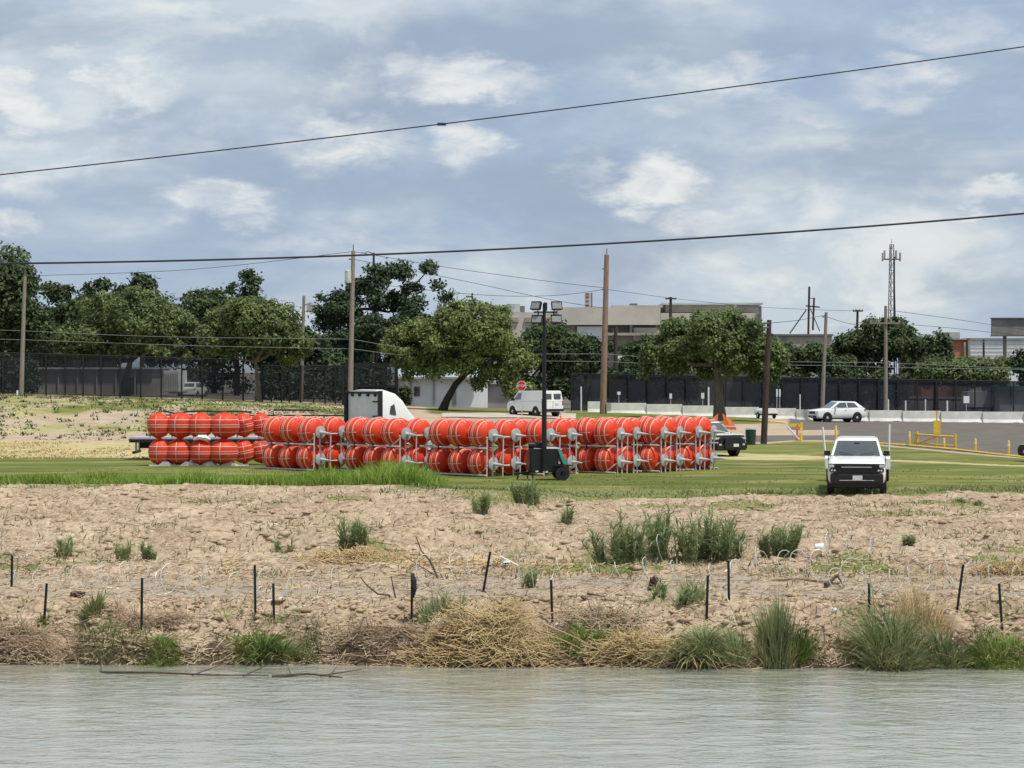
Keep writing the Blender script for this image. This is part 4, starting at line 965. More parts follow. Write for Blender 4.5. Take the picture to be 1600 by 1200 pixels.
b6 = Bld('brown_roof_house', 'house with rust brown roof and white gable deep among the trees', 530, 262)
b6.box('wall', 'whitewall', 498, 580, 545, 600, 8)
m = MB(); a, q = P(494, 545, 261) - b6.c, P(584, 526, 261) - b6.c
m.add([(a.x, a.y, a.z), (q.x, a.y, a.z), (q.x - 1, a.y + 5, q.z), (a.x + 1, a.y + 5, q.z), (a.x, a.y + 10, a.z), (q.x, a.y + 10, a.z)], [(0, 1, 2, 3), (3, 2, 5, 4), (0, 3, 4), (1, 5, 2), (0, 4, 5, 1)])
m.build('roof', M['rust'], b6.r); b6.box('gable', 'whitewall', 504, 526, 518, 530, 3, 1)
b7 = Bld('brick_building', 'orange brick building end next to the white warehouse', 1497, 330)
b7.box('wall', 'brick', 1440, 1513, 531, 620, 20); b7.box('pilaster', 'beige', 1506.5, 1509.5, 535, 620, .5, .5); b7.box('coping', 'beigedark', 1438, 1515, 529, 530.8, 21, .5); b7.box('roof_unit', 'grey', 1481, 1500, 519, 528.8, 4, -4)
b8 = Bld('white_warehouse', 'white ribbed warehouse at the right edge behind the billboard pole', 1570, 328)
b8.box('wall', 'whitewall', 1516, 1680, 531, 620, 20); b8.box('roof_edge', 'greywall', 1515, 1682, 528, 530.8, 21, .4)
for k in range(6): b8.box('siding_band', 'whitedull', 1516.5, 1678, 536 + k * 6, 537.3 + k * 6, .14, .14)
b9 = Bld('tan_building', 'tan flat roofed building with a braced mast behind the right trees', 1250, 290)
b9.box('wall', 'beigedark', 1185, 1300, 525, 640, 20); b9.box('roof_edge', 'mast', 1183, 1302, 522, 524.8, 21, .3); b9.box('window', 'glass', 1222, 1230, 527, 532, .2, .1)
def roof_mast():
    d = 296; c = P(1264, 523, d); r = empty('roof_mast', c, 0, 'dark braced mast with crossarms on the tan building roof', 'mast')
    q = lambda x, y: P(x, y, d) - c
    MB().tube([q(1263, 523), q(1264.5, 448)], .14, 6).build('pole', M['wooddark'], r); MB().tube([q(1270, 516), q(1272, 466)], .13, 6).build('pole', M['wooddark'], r)
    MB().tube([q(1259, 478), q(1281, 480)], .1, 5).build('crossarm', M['wooddark'], r); MB().tube([q(1266, 466), q(1274, 466)], .07, 5).build('crossarm', M['mast'], r)
    MB().tube([q(1234, 521), q(1260, 484)], .1, 5).build('stay', M['mast'], r); MB().tube([q(1281, 518), q(1266, 482)], .07, 5).build('stay', M['mast'], r)
roof_mast()
def radio():
    d = 520; c = P(1393, 585, d); r = empty('radio_mast', c, 0, 'tall lattice radio mast with panel antennas above the right trees', 'radio mast')
    Ht = P(0, 382, d).z - c.z; zp = P(0, 405, d).z - c.z
    def w(z): return 1.25 - .75 * z / Ht
    legs = [R(90), R(210), R(330)]; q = lambda a, z: Vector((w(z) * math.cos(a), w(z) * math.sin(a), z))
    for a in legs: MB().tube([q(a, 0), q(a, Ht)], .11, 5).build('tower_leg', M['mast'], r)
    m = MB(); n = 15
    for k in range(n):
        z0, z1 = Ht * k / n, Ht * (k + 1) / n
        for i in range(3): m.tube([q(legs[i], z0), q(legs[(i + 1) % 3], z1)], .05, 4); m.tube([q(legs[i], z1), q(legs[(i + 1) % 3], z1)], .05, 4)
    m.build('lattice', M['mast'], r)
    MB().tube([(.4, -1.4, 0), (.4, -1.2, zp + .5)], .2, 6).build('feed_line', M['blacksteel'], r)
    pl = MB()
    for k in range(10):
        a = k * math.pi / 5; pl.tube([(2 * math.cos(a), 2 * math.sin(a), zp), (2 * math.cos(a + .628), 2 * math.sin(a + .628), zp)], .08, 4)
    pl.tube([(-2, 0, zp), (2, 0, zp)], .08, 4); pl.tube([(0, -2, zp), (0, 2, zp)], .08, 4); pl.build('platform', M['mast'], r)
    for k in range(9):
        a = k * 2 * math.pi / 9 + .2; MB().box((2.05 * math.cos(a), 2.05 * math.sin(a), zp + .5 + .5 * (k % 2)), (.35, .25, 1.9), a).build('panel_antenna', M['grey'], r)
    MB().tube([(0, 0, Ht - .3), (0, 0, Ht + 1.2)], .05, 4).build('lightning_rod', M['mast'], r)
radio()
def billboard():
    d = 240; c = P(1571, 640, d); c.z = float(T(c.x, c.y)); r = empty('billboard', c, 0, 'weathered grey billboard on a tall pole at the right edge', 'billboard')
    a, b_ = P(1549, 498, d) - c, P(1624, 524, d) - c
    on(r, 'board', 'board', ((a.x + b_.x) / 2, 0, (a.z + b_.z) / 2), (b_.x - a.x, .4, a.z - b_.z), .02)
    on(r, 'board_frame', 'mast', ((a.x + b_.x) / 2, -.1, a.z + .06), (b_.x - a.x + .2, .7, .1), .01); on(r, 'board_frame', 'mast', ((a.x + b_.x) / 2, -.1, b_.z - .06), (b_.x - a.x + .2, .7, .1), .01)
    MB().tube([(0, .35, -.3), (0, .35, b_.z + .2)], .2, 10).build('pole', M['woodgrey'], r, smooth=True)
billboard()
b10 = Bld('small_shed', 'pale shed with green roof behind the right end of the fence', 1575, 222, 'shed')
b10.box('wall', 'whitewall', 1562, 1640, 610, 650, 6); b10.box('roof', 'teal', 1558, 1642, 604, 609.8, 7, .4)
b11 = Bld('parked_box_trailer', 'pale box trailer glimpsed through the dense fence on the right', 1535, 225, 'trailer')
b11.box('box', 'whitewall', 1512, 1552, 612, 636, 3); b11.box('underframe', 'blacksteel', 1514, 1550, 636.3, 640, 2.6)
def tower_sign():
    d = 305; c = P(918, 482, d); r = empty('roof_sign', c, 0, 'upright red and white sign panel on the mall roof', 'sign')
    on(r, 'panel', 'grey', (0, 0, 1.0), (.75, .3, 2.2)); on(r, 'frame_post', 'mast', (.55, 0, .9), (.22, .3, 2.4))
    for z in (.4, .95, 1.5, 1.9): on(r, 'red_mark', 'rust', (-.05, -.165, z), (.42, .03, .28), .004)
tower_sign()

# ------------------------------------------------------------------ street furniture on the far side
def stop_sign():
    c = H(815, 650); r = empty('stop_sign', c, R(-18), 'red stop sign on a post beside the white van', 'stop sign')
    z = P(0, 603, c.y).z - c.z
    MB().tube([(0, .05, 0), (0, .05, z + .3)], .035, 6).build('post', M['galv'], r)
    oc = lambda k: [(k * math.cos(R(22.5 + 45 * i)), z + k * math.sin(R(22.5 + 45 * i))) for i in range(8)]
    MB().prism(oc(.40), -.02, .0).build('white_border', M['bag'], r); s = MB().prism(oc(.365), -.03, -.022).build('sign_plate', M['red'], r)
    cu = bpy.data.curves.new('lettering', 'FONT'); cu.body = 'STOP'; cu.size = .27; cu.align_x = 'CENTER'; cu.align_y = 'CENTER'; cu.extrude = .003; cu.materials.append(M['bag'])
    tmp = bpy.data.objects.new('lettering_source', cu); COL.objects.link(tmp); bpy.context.view_layer.update()
    me = bpy.data.meshes.new_from_object(tmp.evaluated_get(bpy.context.evaluated_depsgraph_get())); bpy.data.objects.remove(tmp)
    t = bpy.data.objects.new('lettering', me); COL.objects.link(t); t.parent = s; t.location = (0, -.036, z); t.rotation_euler = (R(90), 0, 0)
stop_sign()
def bollard(px, py0, py1, label):
    c = H(px, py1); h = P(0, py0, c.y).z - c.z
    o = MB().lathe([(-.1, .001), (-.1, .07), (h - .06, .07), (h - .015, .05), (h, .001)], 10, 'Z').build('bollard', M['yellow'], None, c, smooth=True)
    tag(o, label, 'bollard', 'yellow steel bollards along the parking kerb')
    MB().lathe([(h - .28, .073), (h - .2, .073)], 10, 'Z').build('reflector_band', M['bag'], o)
bollard(1306, 665, 690, 'yellow bollard just behind the left of the white pickup roof')
bollard(1475, 684, 701, 'short yellow bollard under the yellow gate bar')
bollard(1524, 685, 706, 'yellow bollard, second from the right along the kerb')
bollard(1576, 688, 712, 'yellow bollard, rightmost along the kerb')
bollard(1251, 669, 690, 'yellow bollard beside the orange board barricade')
bollard(1421, 674, 697, 'yellow bollard leaning against the left end of the yellow gate')
def ygate():
    a = H(1433, 696); b = H(1494, 701); r = empty('barrier_gate', a, math.atan2(b.y - a.y, b.x - a.x), 'yellow pipe gate standing at the parking entrance', 'gate'); L = (b - a).length * .98
    h = P(0, 674, a.y).z - a.z
    MB().tube([(0, 0, -.1), (0, 0, h)], .075, 8).build('gate_post', M['yellow'], r); MB().tube([(L, 0, -.1), (L, 0, h)], .075, 8).build('gate_post', M['yellow'], r)
    MB().tube([(0, 0, h - .18), (L, 0, h - .18)], .06, 6).build('bar', M['yellow'], r); MB().tube([(.1, 0, .15), (L * .55, 0, h - .2)], .045, 6).build('diagonal_brace', M['yellow'], r); MB().tube([(0, 0, .15), (L, 0, .15)], .04, 6).build('bar', M['yellow'], r)
    MB().tube([(-.35, 0, -.1), (-.2, 0, h * .9)], .05, 6).build('gate_post', M['yellow'], r)
ygate()
def sign_post(px, py0, py1, label, m='yellow', w=.42, h=.75, z0=None):
    c = H(px, py1); H_ = P(0, py0, c.y).z - c.z; r = empty('sign_post', c, 0, label, 'sign')
    MB().tube([(0, .06, -.1), (0, .06, H_)], .045, 6).build('post', M[m], r); zz = H_ - .55 - h / 2 if z0 is None else z0
    return on(r, 'sign_board', m, (0, 0, zz), (w, .03, h), .01)
sign_post(1464, 642, 697, 'yellow sign board seen edge on above the yellow gate', 'yellow', .42, .78)
def kerb():
    pts = [H(x, y) for x, y in ((1360, 693), (1420, 697), (1490, 703), (1560, 711), (1640, 719))]; c = pts[0].copy(); m = MB()
    m.tube([p - c + Vector((0, 0, .04)) for p in pts], .065, 4); tag(m.build('kerb', M['yellow'], None, c), kind='structure')
kerb()
def barricade():
    c = H(1252, 689); r = empty('board_barricade', c, R(5), 'orange and yellow board barricade by the lawn edge', 'barricade')
    on(r, 'board', 'yellow', (-.4, 0, .95), (.8, .04, .2)); MB().tube([(-1.0, 0, 1.1), (-2.6, .2, 1.25)], .05, 5).build('arm', M['yellow'], r); MB().tube([(-.9, 0, .9), (-.1, 0, .05)], .06, 5).build('strut', M['bag'], r); on(r, 'upright', 'yellow', (0, 0, .55), (.16, .08, 1.15)); on(r, 'upright', 'orangecloth', (-.25, 0, .5), (.12, .08, 1.0))
barricade()
def trashcan():
    c = H(1173, 695); r = MB().lathe([(0, .001), (0, .27), (.45, .3), (.88, .31), (.9, .001)], 16, 'Z').build('trash_can', M['weed'], None, c, smooth=True); r.data.materials[0] = mat('dark_green_drum', (.02, .045, .03), .6)
    tag(r, 'dark green trash drum with pale lid beside the dark utility pole', 'trash can'); MB().lathe([(.91, .33), (.99, .28), (1.02, .001)], 16, 'Z').build('lid', M['grey'], r, smooth=True)
trashcan()
def netting():
    c = H(1125, 664); m = MB(); n = 7
    for s in (-1, 1):
        vs = []
        for i in range(n):
            x = s * (.15 + i * .13); vs += [(x, -.35 + .06 * math.sin(i * 2.2), max(0.02, .85 - .1 * i + .07 * math.sin(i * 3))), (x + .1 * s, -.45 - .05 * i, -.03)]
        m.add(vs, [(2 * i, 2 * i + 1, 2 * i + 3, 2 * i + 2) for i in range(n - 1)])
    o = m.build('safety_netting', M['orangecloth'], None, c); sm = o.modifiers.new('thick', 'SOLIDIFY'); sm.thickness = .03
    tag(o, 'orange safety netting slumped at the foot of the round tree', 'netting')
    pts = [H(x, y, .12) for x, y in ((1066, 666), (1095, 668), (1120, 670), (1150, 672))]; cc = pts[0].copy(); m = MB()
    vs = []; 
    for p in pts: q = p - cc; vs += [(q.x, q.y, q.z - .12), (q.x, q.y + .1, q.z + .08)]
    m.add(vs, [(2 * i, 2 * i + 1, 2 * i + 3, 2 * i + 2) for i in range(3)]); o = m.build('fallen_netting', M['orangecloth'], None, cc); o.modifiers.new('thick', 'SOLIDIFY').thickness = .03
    tag(o, 'long strip of orange netting lying across the grass beyond the patrol car', 'netting')
netting()
def delineator(px, py0, py1, label, m='orangecloth', lean=0.):
    c = H(px, py1); h = P(0, py0, c.y).z - c.z
    o = MB().lathe([(0, .001), (0, .2), (.06, .2), (.07, .05), (h, .045), (h + .03, .001)], 8, 'Z').build('delineator', M[m], None, c); o.rotation_euler.y = lean
    tag(o, label, 'traffic post', 'orange traffic posts behind the buoys'); MB().lathe([(h * .7, .05), (h * .85, .05)], 8, 'Z').build('reflector_band', M['bag'], o)
delineator(876, 646, 660, 'orange traffic post right of the white van rear'); delineator(905, 650, 660, 'yellow slanting post standing right of the orange traffic post', 'yellow', R(30))
delineator(1069, 655, 668, 'small orange traffic post above the buoys near the round tree'); delineator(970, 652, 664, 'thin orange traffic post above the buoys in the centre')
def marker(px, py0, py1, d, w, label, kind='marker_post'):
    b_ = G(px, d); t = P(px, py0, d); z1 = t.z - b_.z; z0 = P(px, py1, d).z - b_.z
    r = empty(kind, b_, 0, label, 'post' if kind == 'marker_post' else 'sign', 'white posts and signs before the dense fence')
    if kind == 'marker_post': MB().tube([(0, 0, -.05), (0, 0, z1)], w, 6).build('post', M['bag'], r)
    else:
        MB().tube([(0, .05, -.05), (0, .05, z1)], .03, 6).build('post', M['galv'], r); on(r, 'sign_board', 'bag', (0, 0, (z0 + z1) / 2), (w, .03, z1 - z0), .01)
marker(1107, 605, 0, 195, .075, 'bright white post left of the round tree trunk'); marker(1117, 609, 0, 195.2, .04, 'thin white post close against the round tree trunk')
marker(1250, 616, 0, 195, .05, 'thin white post left of the silver suv')
marker(1388, 624, 0, 194, .06, 'white post right of the silver suv, nearest it'); marker(1415, 626, 0, 194, .06, 'white post between the suv and the yellow sign'); marker(1446, 624, 0, 194, .05, 'white post just left of the yellow sign')
marker(1480, 626, 0, 194, .07, 'white post just right of the yellow sign'); marker(1098, 614, 623, 195, .26, 'small white sign by the bright white post', 'fence_sign')
marker(1214, 608, 620, 195, .14, 'left of two narrow white signs by the dark pole', 'fence_sign'); marker(1218.5, 608, 620, 195.1, .14, 'right of two narrow white signs by the dark pole', 'fence_sign')
marker(1510, 619, 630, 194, .5, 'square white sign near the right end of the dense fence', 'fence_sign'); marker(1048, 615, 623, 195, .22, 'small white sign in the middle of the dense fence', 'fence_sign')
marker(967, 612, 617, 195, .3, 'small pale sign right of the tall brown pole', 'fence_sign'); marker(908, 604, 0, 195, .06, 'thin pale post left of the tall brown pole')
marker(27, 610, 0, 186, .08, 'short white post at the foot of the pale left pole')

# ------------------------------------------------------------------ trees
rng = np.random.default_rng(11)
def leaf_quads(C, nrm, size, asp=.6):
    n = len(C); a = rng.normal(size=(n, 3)); nrm = nrm + rng.normal(size=(n, 3)) * .55; nrm /= np.linalg.norm(nrm, axis=1, keepdims=True) + 1e-9
    t = np.cross(nrm, a); t /= np.linalg.norm(t, axis=1, keepdims=True) + 1e-9; b = np.cross(nrm, t)
    s = (size * rng.uniform(.6, 1.35, n))[:, None]
    V = np.stack([C - t * s, C - b * s * asp, C + t * s, C + b * s * asp], 1).reshape(-1, 3)
    return V, np.arange(n * 4).reshape(-1, 4)
def crown(name, lobes, n, size, m, parent, dens=None):
    """leaf sprays on and in every lobe (cx, cy, cz, rx, ry, rz)"""
    lobes = np.array(lobes); vol = (lobes[:, 3] * lobes[:, 5]) ; w = vol / vol.sum(); idx = rng.choice(len(lobes), n // 7, p=w)
    L = lobes[idx]; d = rng.normal(size=(len(idx), 3)); d[:, 2] += .25; d /= np.linalg.norm(d, axis=1, keepdims=True)
    rad = rng.uniform(.25, 1.05, len(idx)) ** .5
    tw = L[:, :3] + d * L[:, 3:] * rad[:, None]
    C = np.repeat(tw, 7, 0) + rng.normal(size=(len(tw) * 7, 3)) * np.array([size * 1.25, size * 1.25, size * .95]); D = np.repeat(d, 7, 0)
    V, F = leaf_quads(C, D * .8 + np.array([0, 0, .5]), size)
    tint = np.repeat(np.clip(np.repeat(rng.uniform(.1, .9, len(tw)), 7) + rng.normal(size=len(C)) * .15, 0, 1), 4)
    return np_mesh(name, V, F, m, parent, tint)
def tree(name, label, d, trunk, cr, leaf, bark, n, size, nl, seed, lobe=(.3, .5), flat=.75, extra=(), group='trees behind the fences', rt=.25, hole=0.):
    """trunk: pixel points from the ground up; cr: list of (px, py, rx_px, ry_px) outlines of the crown masses"""
    rs = np.random.default_rng(seed); k = d / FPX
    b_ = P(trunk[0][0], trunk[0][1], d); b_.z = min(b_.z, float(T(b_.x, b_.y))) ; r = empty(name, b_, 0, label, 'tree', group)
    q = [P(x, y, d) - b_ for x, y in trunk]; q[0] = Vector((0, 0, -.3))
    nq = len(q); MB().tube(q, [rt * (1 - .55 * i / (nq - 1)) * (1.25 if i == 0 else 1) for i in range(nq)], 9).build('trunk', M[bark], r, smooth=True)
    lobes = []
    for (px, py, rx, ry) in cr:
        c = P(px, py, d) - b_; RX, RZ = rx * k, ry * k; RY = RX * .85; cnt = max(4, int(nl * (rx * ry) / sum(e[2] * e[3] for e in cr)))
        for i in range(cnt):
            v = rs.normal(size=3); v /= np.linalg.norm(v); rr = rs.uniform(.35, .82)
            s = rs.uniform(*lobe) * min(RX, RZ * 1.3)
            lobes.append((c.x + v[0] * (RX - s * .8) * rr ** .5, c.y + v[1] * (RY - s * .8) * rr ** .5, c.z + v[2] * (RZ - s * flat * .8) * rr ** .5, s, s, s * flat))
    top = q[-1]
    for i in range(min(7, len(lobes))):
        e = Vector(lobes[int(i * len(lobes) / 7)][:3]); md = (top * .5 + e * .5) + Vector((0, 0, -.15 * (e - top).length))
        MB().tube([top - Vector((0, 0, .2)), md, e], [rt * .45, rt * .3, rt * .1], 6).build('limb', M[bark], r, smooth=True)
    crown('crown', lobes, n, size, M[leaf], r)
    return r
TR = tree
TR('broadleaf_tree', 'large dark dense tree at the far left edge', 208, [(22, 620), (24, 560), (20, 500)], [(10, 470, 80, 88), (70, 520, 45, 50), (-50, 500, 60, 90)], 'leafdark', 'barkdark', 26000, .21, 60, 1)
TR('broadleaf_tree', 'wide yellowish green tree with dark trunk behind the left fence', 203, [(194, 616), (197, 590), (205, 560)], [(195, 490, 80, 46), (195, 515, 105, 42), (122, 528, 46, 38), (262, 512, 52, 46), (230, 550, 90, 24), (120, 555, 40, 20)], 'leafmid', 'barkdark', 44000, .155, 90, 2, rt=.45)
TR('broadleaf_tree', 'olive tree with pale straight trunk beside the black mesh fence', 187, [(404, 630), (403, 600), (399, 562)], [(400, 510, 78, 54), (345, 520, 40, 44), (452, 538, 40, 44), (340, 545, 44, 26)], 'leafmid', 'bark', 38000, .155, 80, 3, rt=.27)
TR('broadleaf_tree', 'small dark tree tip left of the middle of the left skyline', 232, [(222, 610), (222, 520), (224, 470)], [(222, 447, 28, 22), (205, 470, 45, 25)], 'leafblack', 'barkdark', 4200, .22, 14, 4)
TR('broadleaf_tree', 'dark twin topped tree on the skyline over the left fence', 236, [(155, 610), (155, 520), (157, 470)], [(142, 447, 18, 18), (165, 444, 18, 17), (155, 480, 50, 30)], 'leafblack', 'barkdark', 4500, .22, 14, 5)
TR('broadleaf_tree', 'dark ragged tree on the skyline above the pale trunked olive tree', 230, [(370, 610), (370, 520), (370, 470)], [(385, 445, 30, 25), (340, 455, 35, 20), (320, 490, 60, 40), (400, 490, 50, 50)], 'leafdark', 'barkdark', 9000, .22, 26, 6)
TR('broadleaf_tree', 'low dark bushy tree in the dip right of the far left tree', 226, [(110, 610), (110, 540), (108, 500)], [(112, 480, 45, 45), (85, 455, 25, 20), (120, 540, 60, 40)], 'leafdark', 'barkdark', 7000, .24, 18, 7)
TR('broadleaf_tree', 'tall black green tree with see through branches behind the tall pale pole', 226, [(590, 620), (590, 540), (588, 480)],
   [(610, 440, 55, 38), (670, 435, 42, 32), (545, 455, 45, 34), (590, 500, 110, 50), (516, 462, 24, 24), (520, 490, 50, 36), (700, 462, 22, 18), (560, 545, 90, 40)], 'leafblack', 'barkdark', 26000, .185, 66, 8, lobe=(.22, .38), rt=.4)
TR('broadleaf_tree', 'bright olive green tree with leaning dark trunk before the white house', 184, [(688, 644), (698, 625), (712, 600), (735, 577), (738, 545)],
   [(715, 530, 118, 55), (640, 540, 48, 44), (800, 560, 44, 58), (745, 495, 88, 30), (690, 572, 64, 28), (808, 592, 36, 36), (636, 575, 38, 28), (770, 590, 44, 26)], 'leafolive', 'barkdark', 60000, .145, 110, 9, lobe=(.22, .4), rt=.36)
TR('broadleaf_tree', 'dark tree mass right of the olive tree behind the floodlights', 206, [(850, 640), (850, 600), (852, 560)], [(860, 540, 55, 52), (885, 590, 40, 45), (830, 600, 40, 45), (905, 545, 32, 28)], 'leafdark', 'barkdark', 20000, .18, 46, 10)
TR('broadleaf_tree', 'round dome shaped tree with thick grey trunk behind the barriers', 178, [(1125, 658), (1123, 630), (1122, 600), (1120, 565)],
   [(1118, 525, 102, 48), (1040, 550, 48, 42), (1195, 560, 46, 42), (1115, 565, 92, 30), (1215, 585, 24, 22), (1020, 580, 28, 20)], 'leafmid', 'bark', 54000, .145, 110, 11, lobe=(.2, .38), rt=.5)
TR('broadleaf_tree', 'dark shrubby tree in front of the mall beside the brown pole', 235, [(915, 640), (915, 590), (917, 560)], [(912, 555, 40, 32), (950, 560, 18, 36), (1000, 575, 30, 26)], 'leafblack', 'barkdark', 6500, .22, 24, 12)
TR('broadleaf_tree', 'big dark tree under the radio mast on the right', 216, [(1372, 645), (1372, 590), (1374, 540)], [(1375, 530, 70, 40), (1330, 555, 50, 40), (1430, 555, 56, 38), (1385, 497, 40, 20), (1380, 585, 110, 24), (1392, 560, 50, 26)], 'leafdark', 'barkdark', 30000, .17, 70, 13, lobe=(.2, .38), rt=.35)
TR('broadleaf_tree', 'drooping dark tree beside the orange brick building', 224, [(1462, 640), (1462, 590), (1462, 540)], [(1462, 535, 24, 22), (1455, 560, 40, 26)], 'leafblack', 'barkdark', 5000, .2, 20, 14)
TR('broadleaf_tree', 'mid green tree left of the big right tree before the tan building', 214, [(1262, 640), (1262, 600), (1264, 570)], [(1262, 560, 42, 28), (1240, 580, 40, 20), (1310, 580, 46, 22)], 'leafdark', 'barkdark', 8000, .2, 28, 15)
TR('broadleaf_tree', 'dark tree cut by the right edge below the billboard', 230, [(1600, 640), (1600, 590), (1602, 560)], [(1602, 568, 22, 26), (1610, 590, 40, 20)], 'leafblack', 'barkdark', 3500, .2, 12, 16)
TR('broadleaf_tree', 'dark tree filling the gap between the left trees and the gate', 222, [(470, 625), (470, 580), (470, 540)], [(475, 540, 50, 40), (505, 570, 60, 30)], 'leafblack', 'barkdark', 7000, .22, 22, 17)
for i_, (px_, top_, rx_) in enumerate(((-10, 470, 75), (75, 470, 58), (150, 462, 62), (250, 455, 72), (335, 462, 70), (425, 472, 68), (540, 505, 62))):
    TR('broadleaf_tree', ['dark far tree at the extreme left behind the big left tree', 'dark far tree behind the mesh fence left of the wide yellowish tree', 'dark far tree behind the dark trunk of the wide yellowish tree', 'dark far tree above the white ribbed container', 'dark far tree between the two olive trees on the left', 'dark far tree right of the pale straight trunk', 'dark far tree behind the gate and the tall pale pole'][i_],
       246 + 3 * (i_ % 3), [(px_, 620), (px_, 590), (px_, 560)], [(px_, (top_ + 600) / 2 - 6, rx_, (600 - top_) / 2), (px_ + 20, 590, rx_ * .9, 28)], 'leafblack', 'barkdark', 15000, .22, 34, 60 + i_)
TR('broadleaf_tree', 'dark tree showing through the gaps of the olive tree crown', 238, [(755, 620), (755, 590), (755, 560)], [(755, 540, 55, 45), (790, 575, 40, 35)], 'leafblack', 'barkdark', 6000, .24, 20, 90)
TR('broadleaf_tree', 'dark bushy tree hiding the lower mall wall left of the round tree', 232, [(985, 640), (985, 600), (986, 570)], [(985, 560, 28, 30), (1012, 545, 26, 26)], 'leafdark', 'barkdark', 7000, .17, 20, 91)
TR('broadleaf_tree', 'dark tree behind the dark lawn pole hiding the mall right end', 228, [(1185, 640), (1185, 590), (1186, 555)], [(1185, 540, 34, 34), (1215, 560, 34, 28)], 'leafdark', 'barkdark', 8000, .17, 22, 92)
TR('shrub', 'green bush at the left corner of the white house', 199, [(630, 640), (630, 625), (630, 612)], [(632, 620, 15, 20)], 'leafdark', 'barkdark', 1500, .13, 8, 18, group=None)
def hedge(label, d, x0, x1, y0, y1, m, seed, n):
    k = d / FPX; c = P((x0 + x1) / 2, y1, d); rs = np.random.default_rng(seed); lobes = []
    for x in np.arange(x0, x1, 9): lobes.append(((x - (x0 + x1) / 2) * k, rs.uniform(-.4, .4), (y1 - y0) * k * rs.uniform(.45, .62), 9 * k, 1.0, (y1 - y0) * k * .48))
    o = crown('hedge', lobes, n, .17, M[m], None); o.location = c; tag(o, label, 'hedge')
hedge('bright green clipped hedge below the brick building', 212, 1440, 1568, 566, 606, 'leafmid', 21, 9000)
hedge('darker hedge row along the foot of the white warehouse', 236, 1500, 1600, 560, 580, 'leafmid', 22, 3500)
hedge('dark hedge behind the dense fence under the mall', 205, 960, 1090, 578, 630, 'leafblack', 23, 7000)
hedge('dark hedge behind the fence left of the right hand trees', 207, 1180, 1420, 585, 640, 'leafblack', 24, 9000)
hedge('dark undergrowth behind the far left fence', 205, -20, 60, 560, 620, 'leafblack', 25, 4000)
hedge('dark undergrowth behind the gate and mesh fence', 205, 410, 600, 575, 632, 'leafblack', 26, 8000)

# ------------------------------------------------------------------ grass and weeds
def blades(name, B, h, w, lean, m, parent=None, az=None, tint=None, segs=3, loc=None, droop=1.):
    n = len(B); h = np.broadcast_to(h, n); w = np.broadcast_to(w, n); lean = np.broadcast_to(lean, n)
    az = rng.uniform(0, 2 * np.pi, n) if az is None else az; wa = rng.uniform(0, np.pi, n)
    ld = np.stack([np.cos(az), np.sin(az), az * 0], 1); sd = np.stack([np.cos(wa), np.sin(wa) * .6, wa * 0], 1); rows = []
    for k in range(segs + 1):
        t = k / segs; c = B + ld * (h * lean * t ** 1.7)[:, None]; c = c + np.stack([h * 0, h * 0, h * (t - droop * .45 * np.minimum(lean, 1.6) * t ** 2.4)], 1)
        ww = (w * (1 - .92 * t ** 1.4) * .5)[:, None]; rows += [c - sd * ww, c + sd * ww]
    V = np.stack(rows, 1).reshape(-1, 3); q = 2 * (segs + 1); base = (np.arange(n) * q)[:, None]
    F = np.concatenate([base + np.array([[2 * k, 2 * k + 1, 2 * k + 3, 2 * k + 2]]) for k in range(segs)], 0)
    if tint is None: tint = rng.uniform(0, 1, n)
    return np_mesh(name, V, F, m, parent, np.repeat(tint, q), loc=loc)
def scatter(n, fpx, fd, keep=None):
    px = fpx(n); d = fd(n, px); x = (px - 800) / FPX * d; B = np.stack([x, d, T(x, d) - .02], 1)
    return B if keep is None else B[keep(px, d, x)]
U = rng.uniform
# long green strip at the crest of the bank
B = scatter(16000, lambda n: U(-60, 700, n), lambda n, p: np.interp(p, [-60, 300, 690], [84.2, 83.5, 82]) + .9 * fbm(p / 45., p * 0 + .5, 207, 3) - .3 + np.abs(rng.normal(size=n)) * 2.2)
pxs = B[:, 0] / B[:, 1] * FPX + 800
hh = 1.2 * np.interp(pxs, [-60, 100, 300, 470, 520, 600, 650, 700], [.25, .32, .36, .4, .62, .74, .6, .2]) * U(.55, 1.15, len(B)) * (.75 + .9 * np.clip(fbm(B[:, 0] / 1.2, B[:, 1] / 2, 201, 2) + .25, 0, .6))
tag(blades('tall_grass', B, hh, .05, U(.15, .6, len(B)), M['grassbright']), kind='stuff')
B = scatter(9000, lambda n: U(640, 1640, n), lambda n, p: np.interp(p, [640, 800, 1150, 1300, 1640], [81, 79.5, 80, 80.8, 81]) + np.abs(rng.normal(size=n)) * 1.6)
tag(blades('lawn_edge_grass', B, U(.05, .2, len(B)) * (.6 + 1.2 * np.clip(fbm(B[:, 0] / 1.5, B[:, 1] / 2, 203, 2) + .2, 0, 1)), .045, U(.2, .9, len(B)), M['grassreed']), kind='stuff')
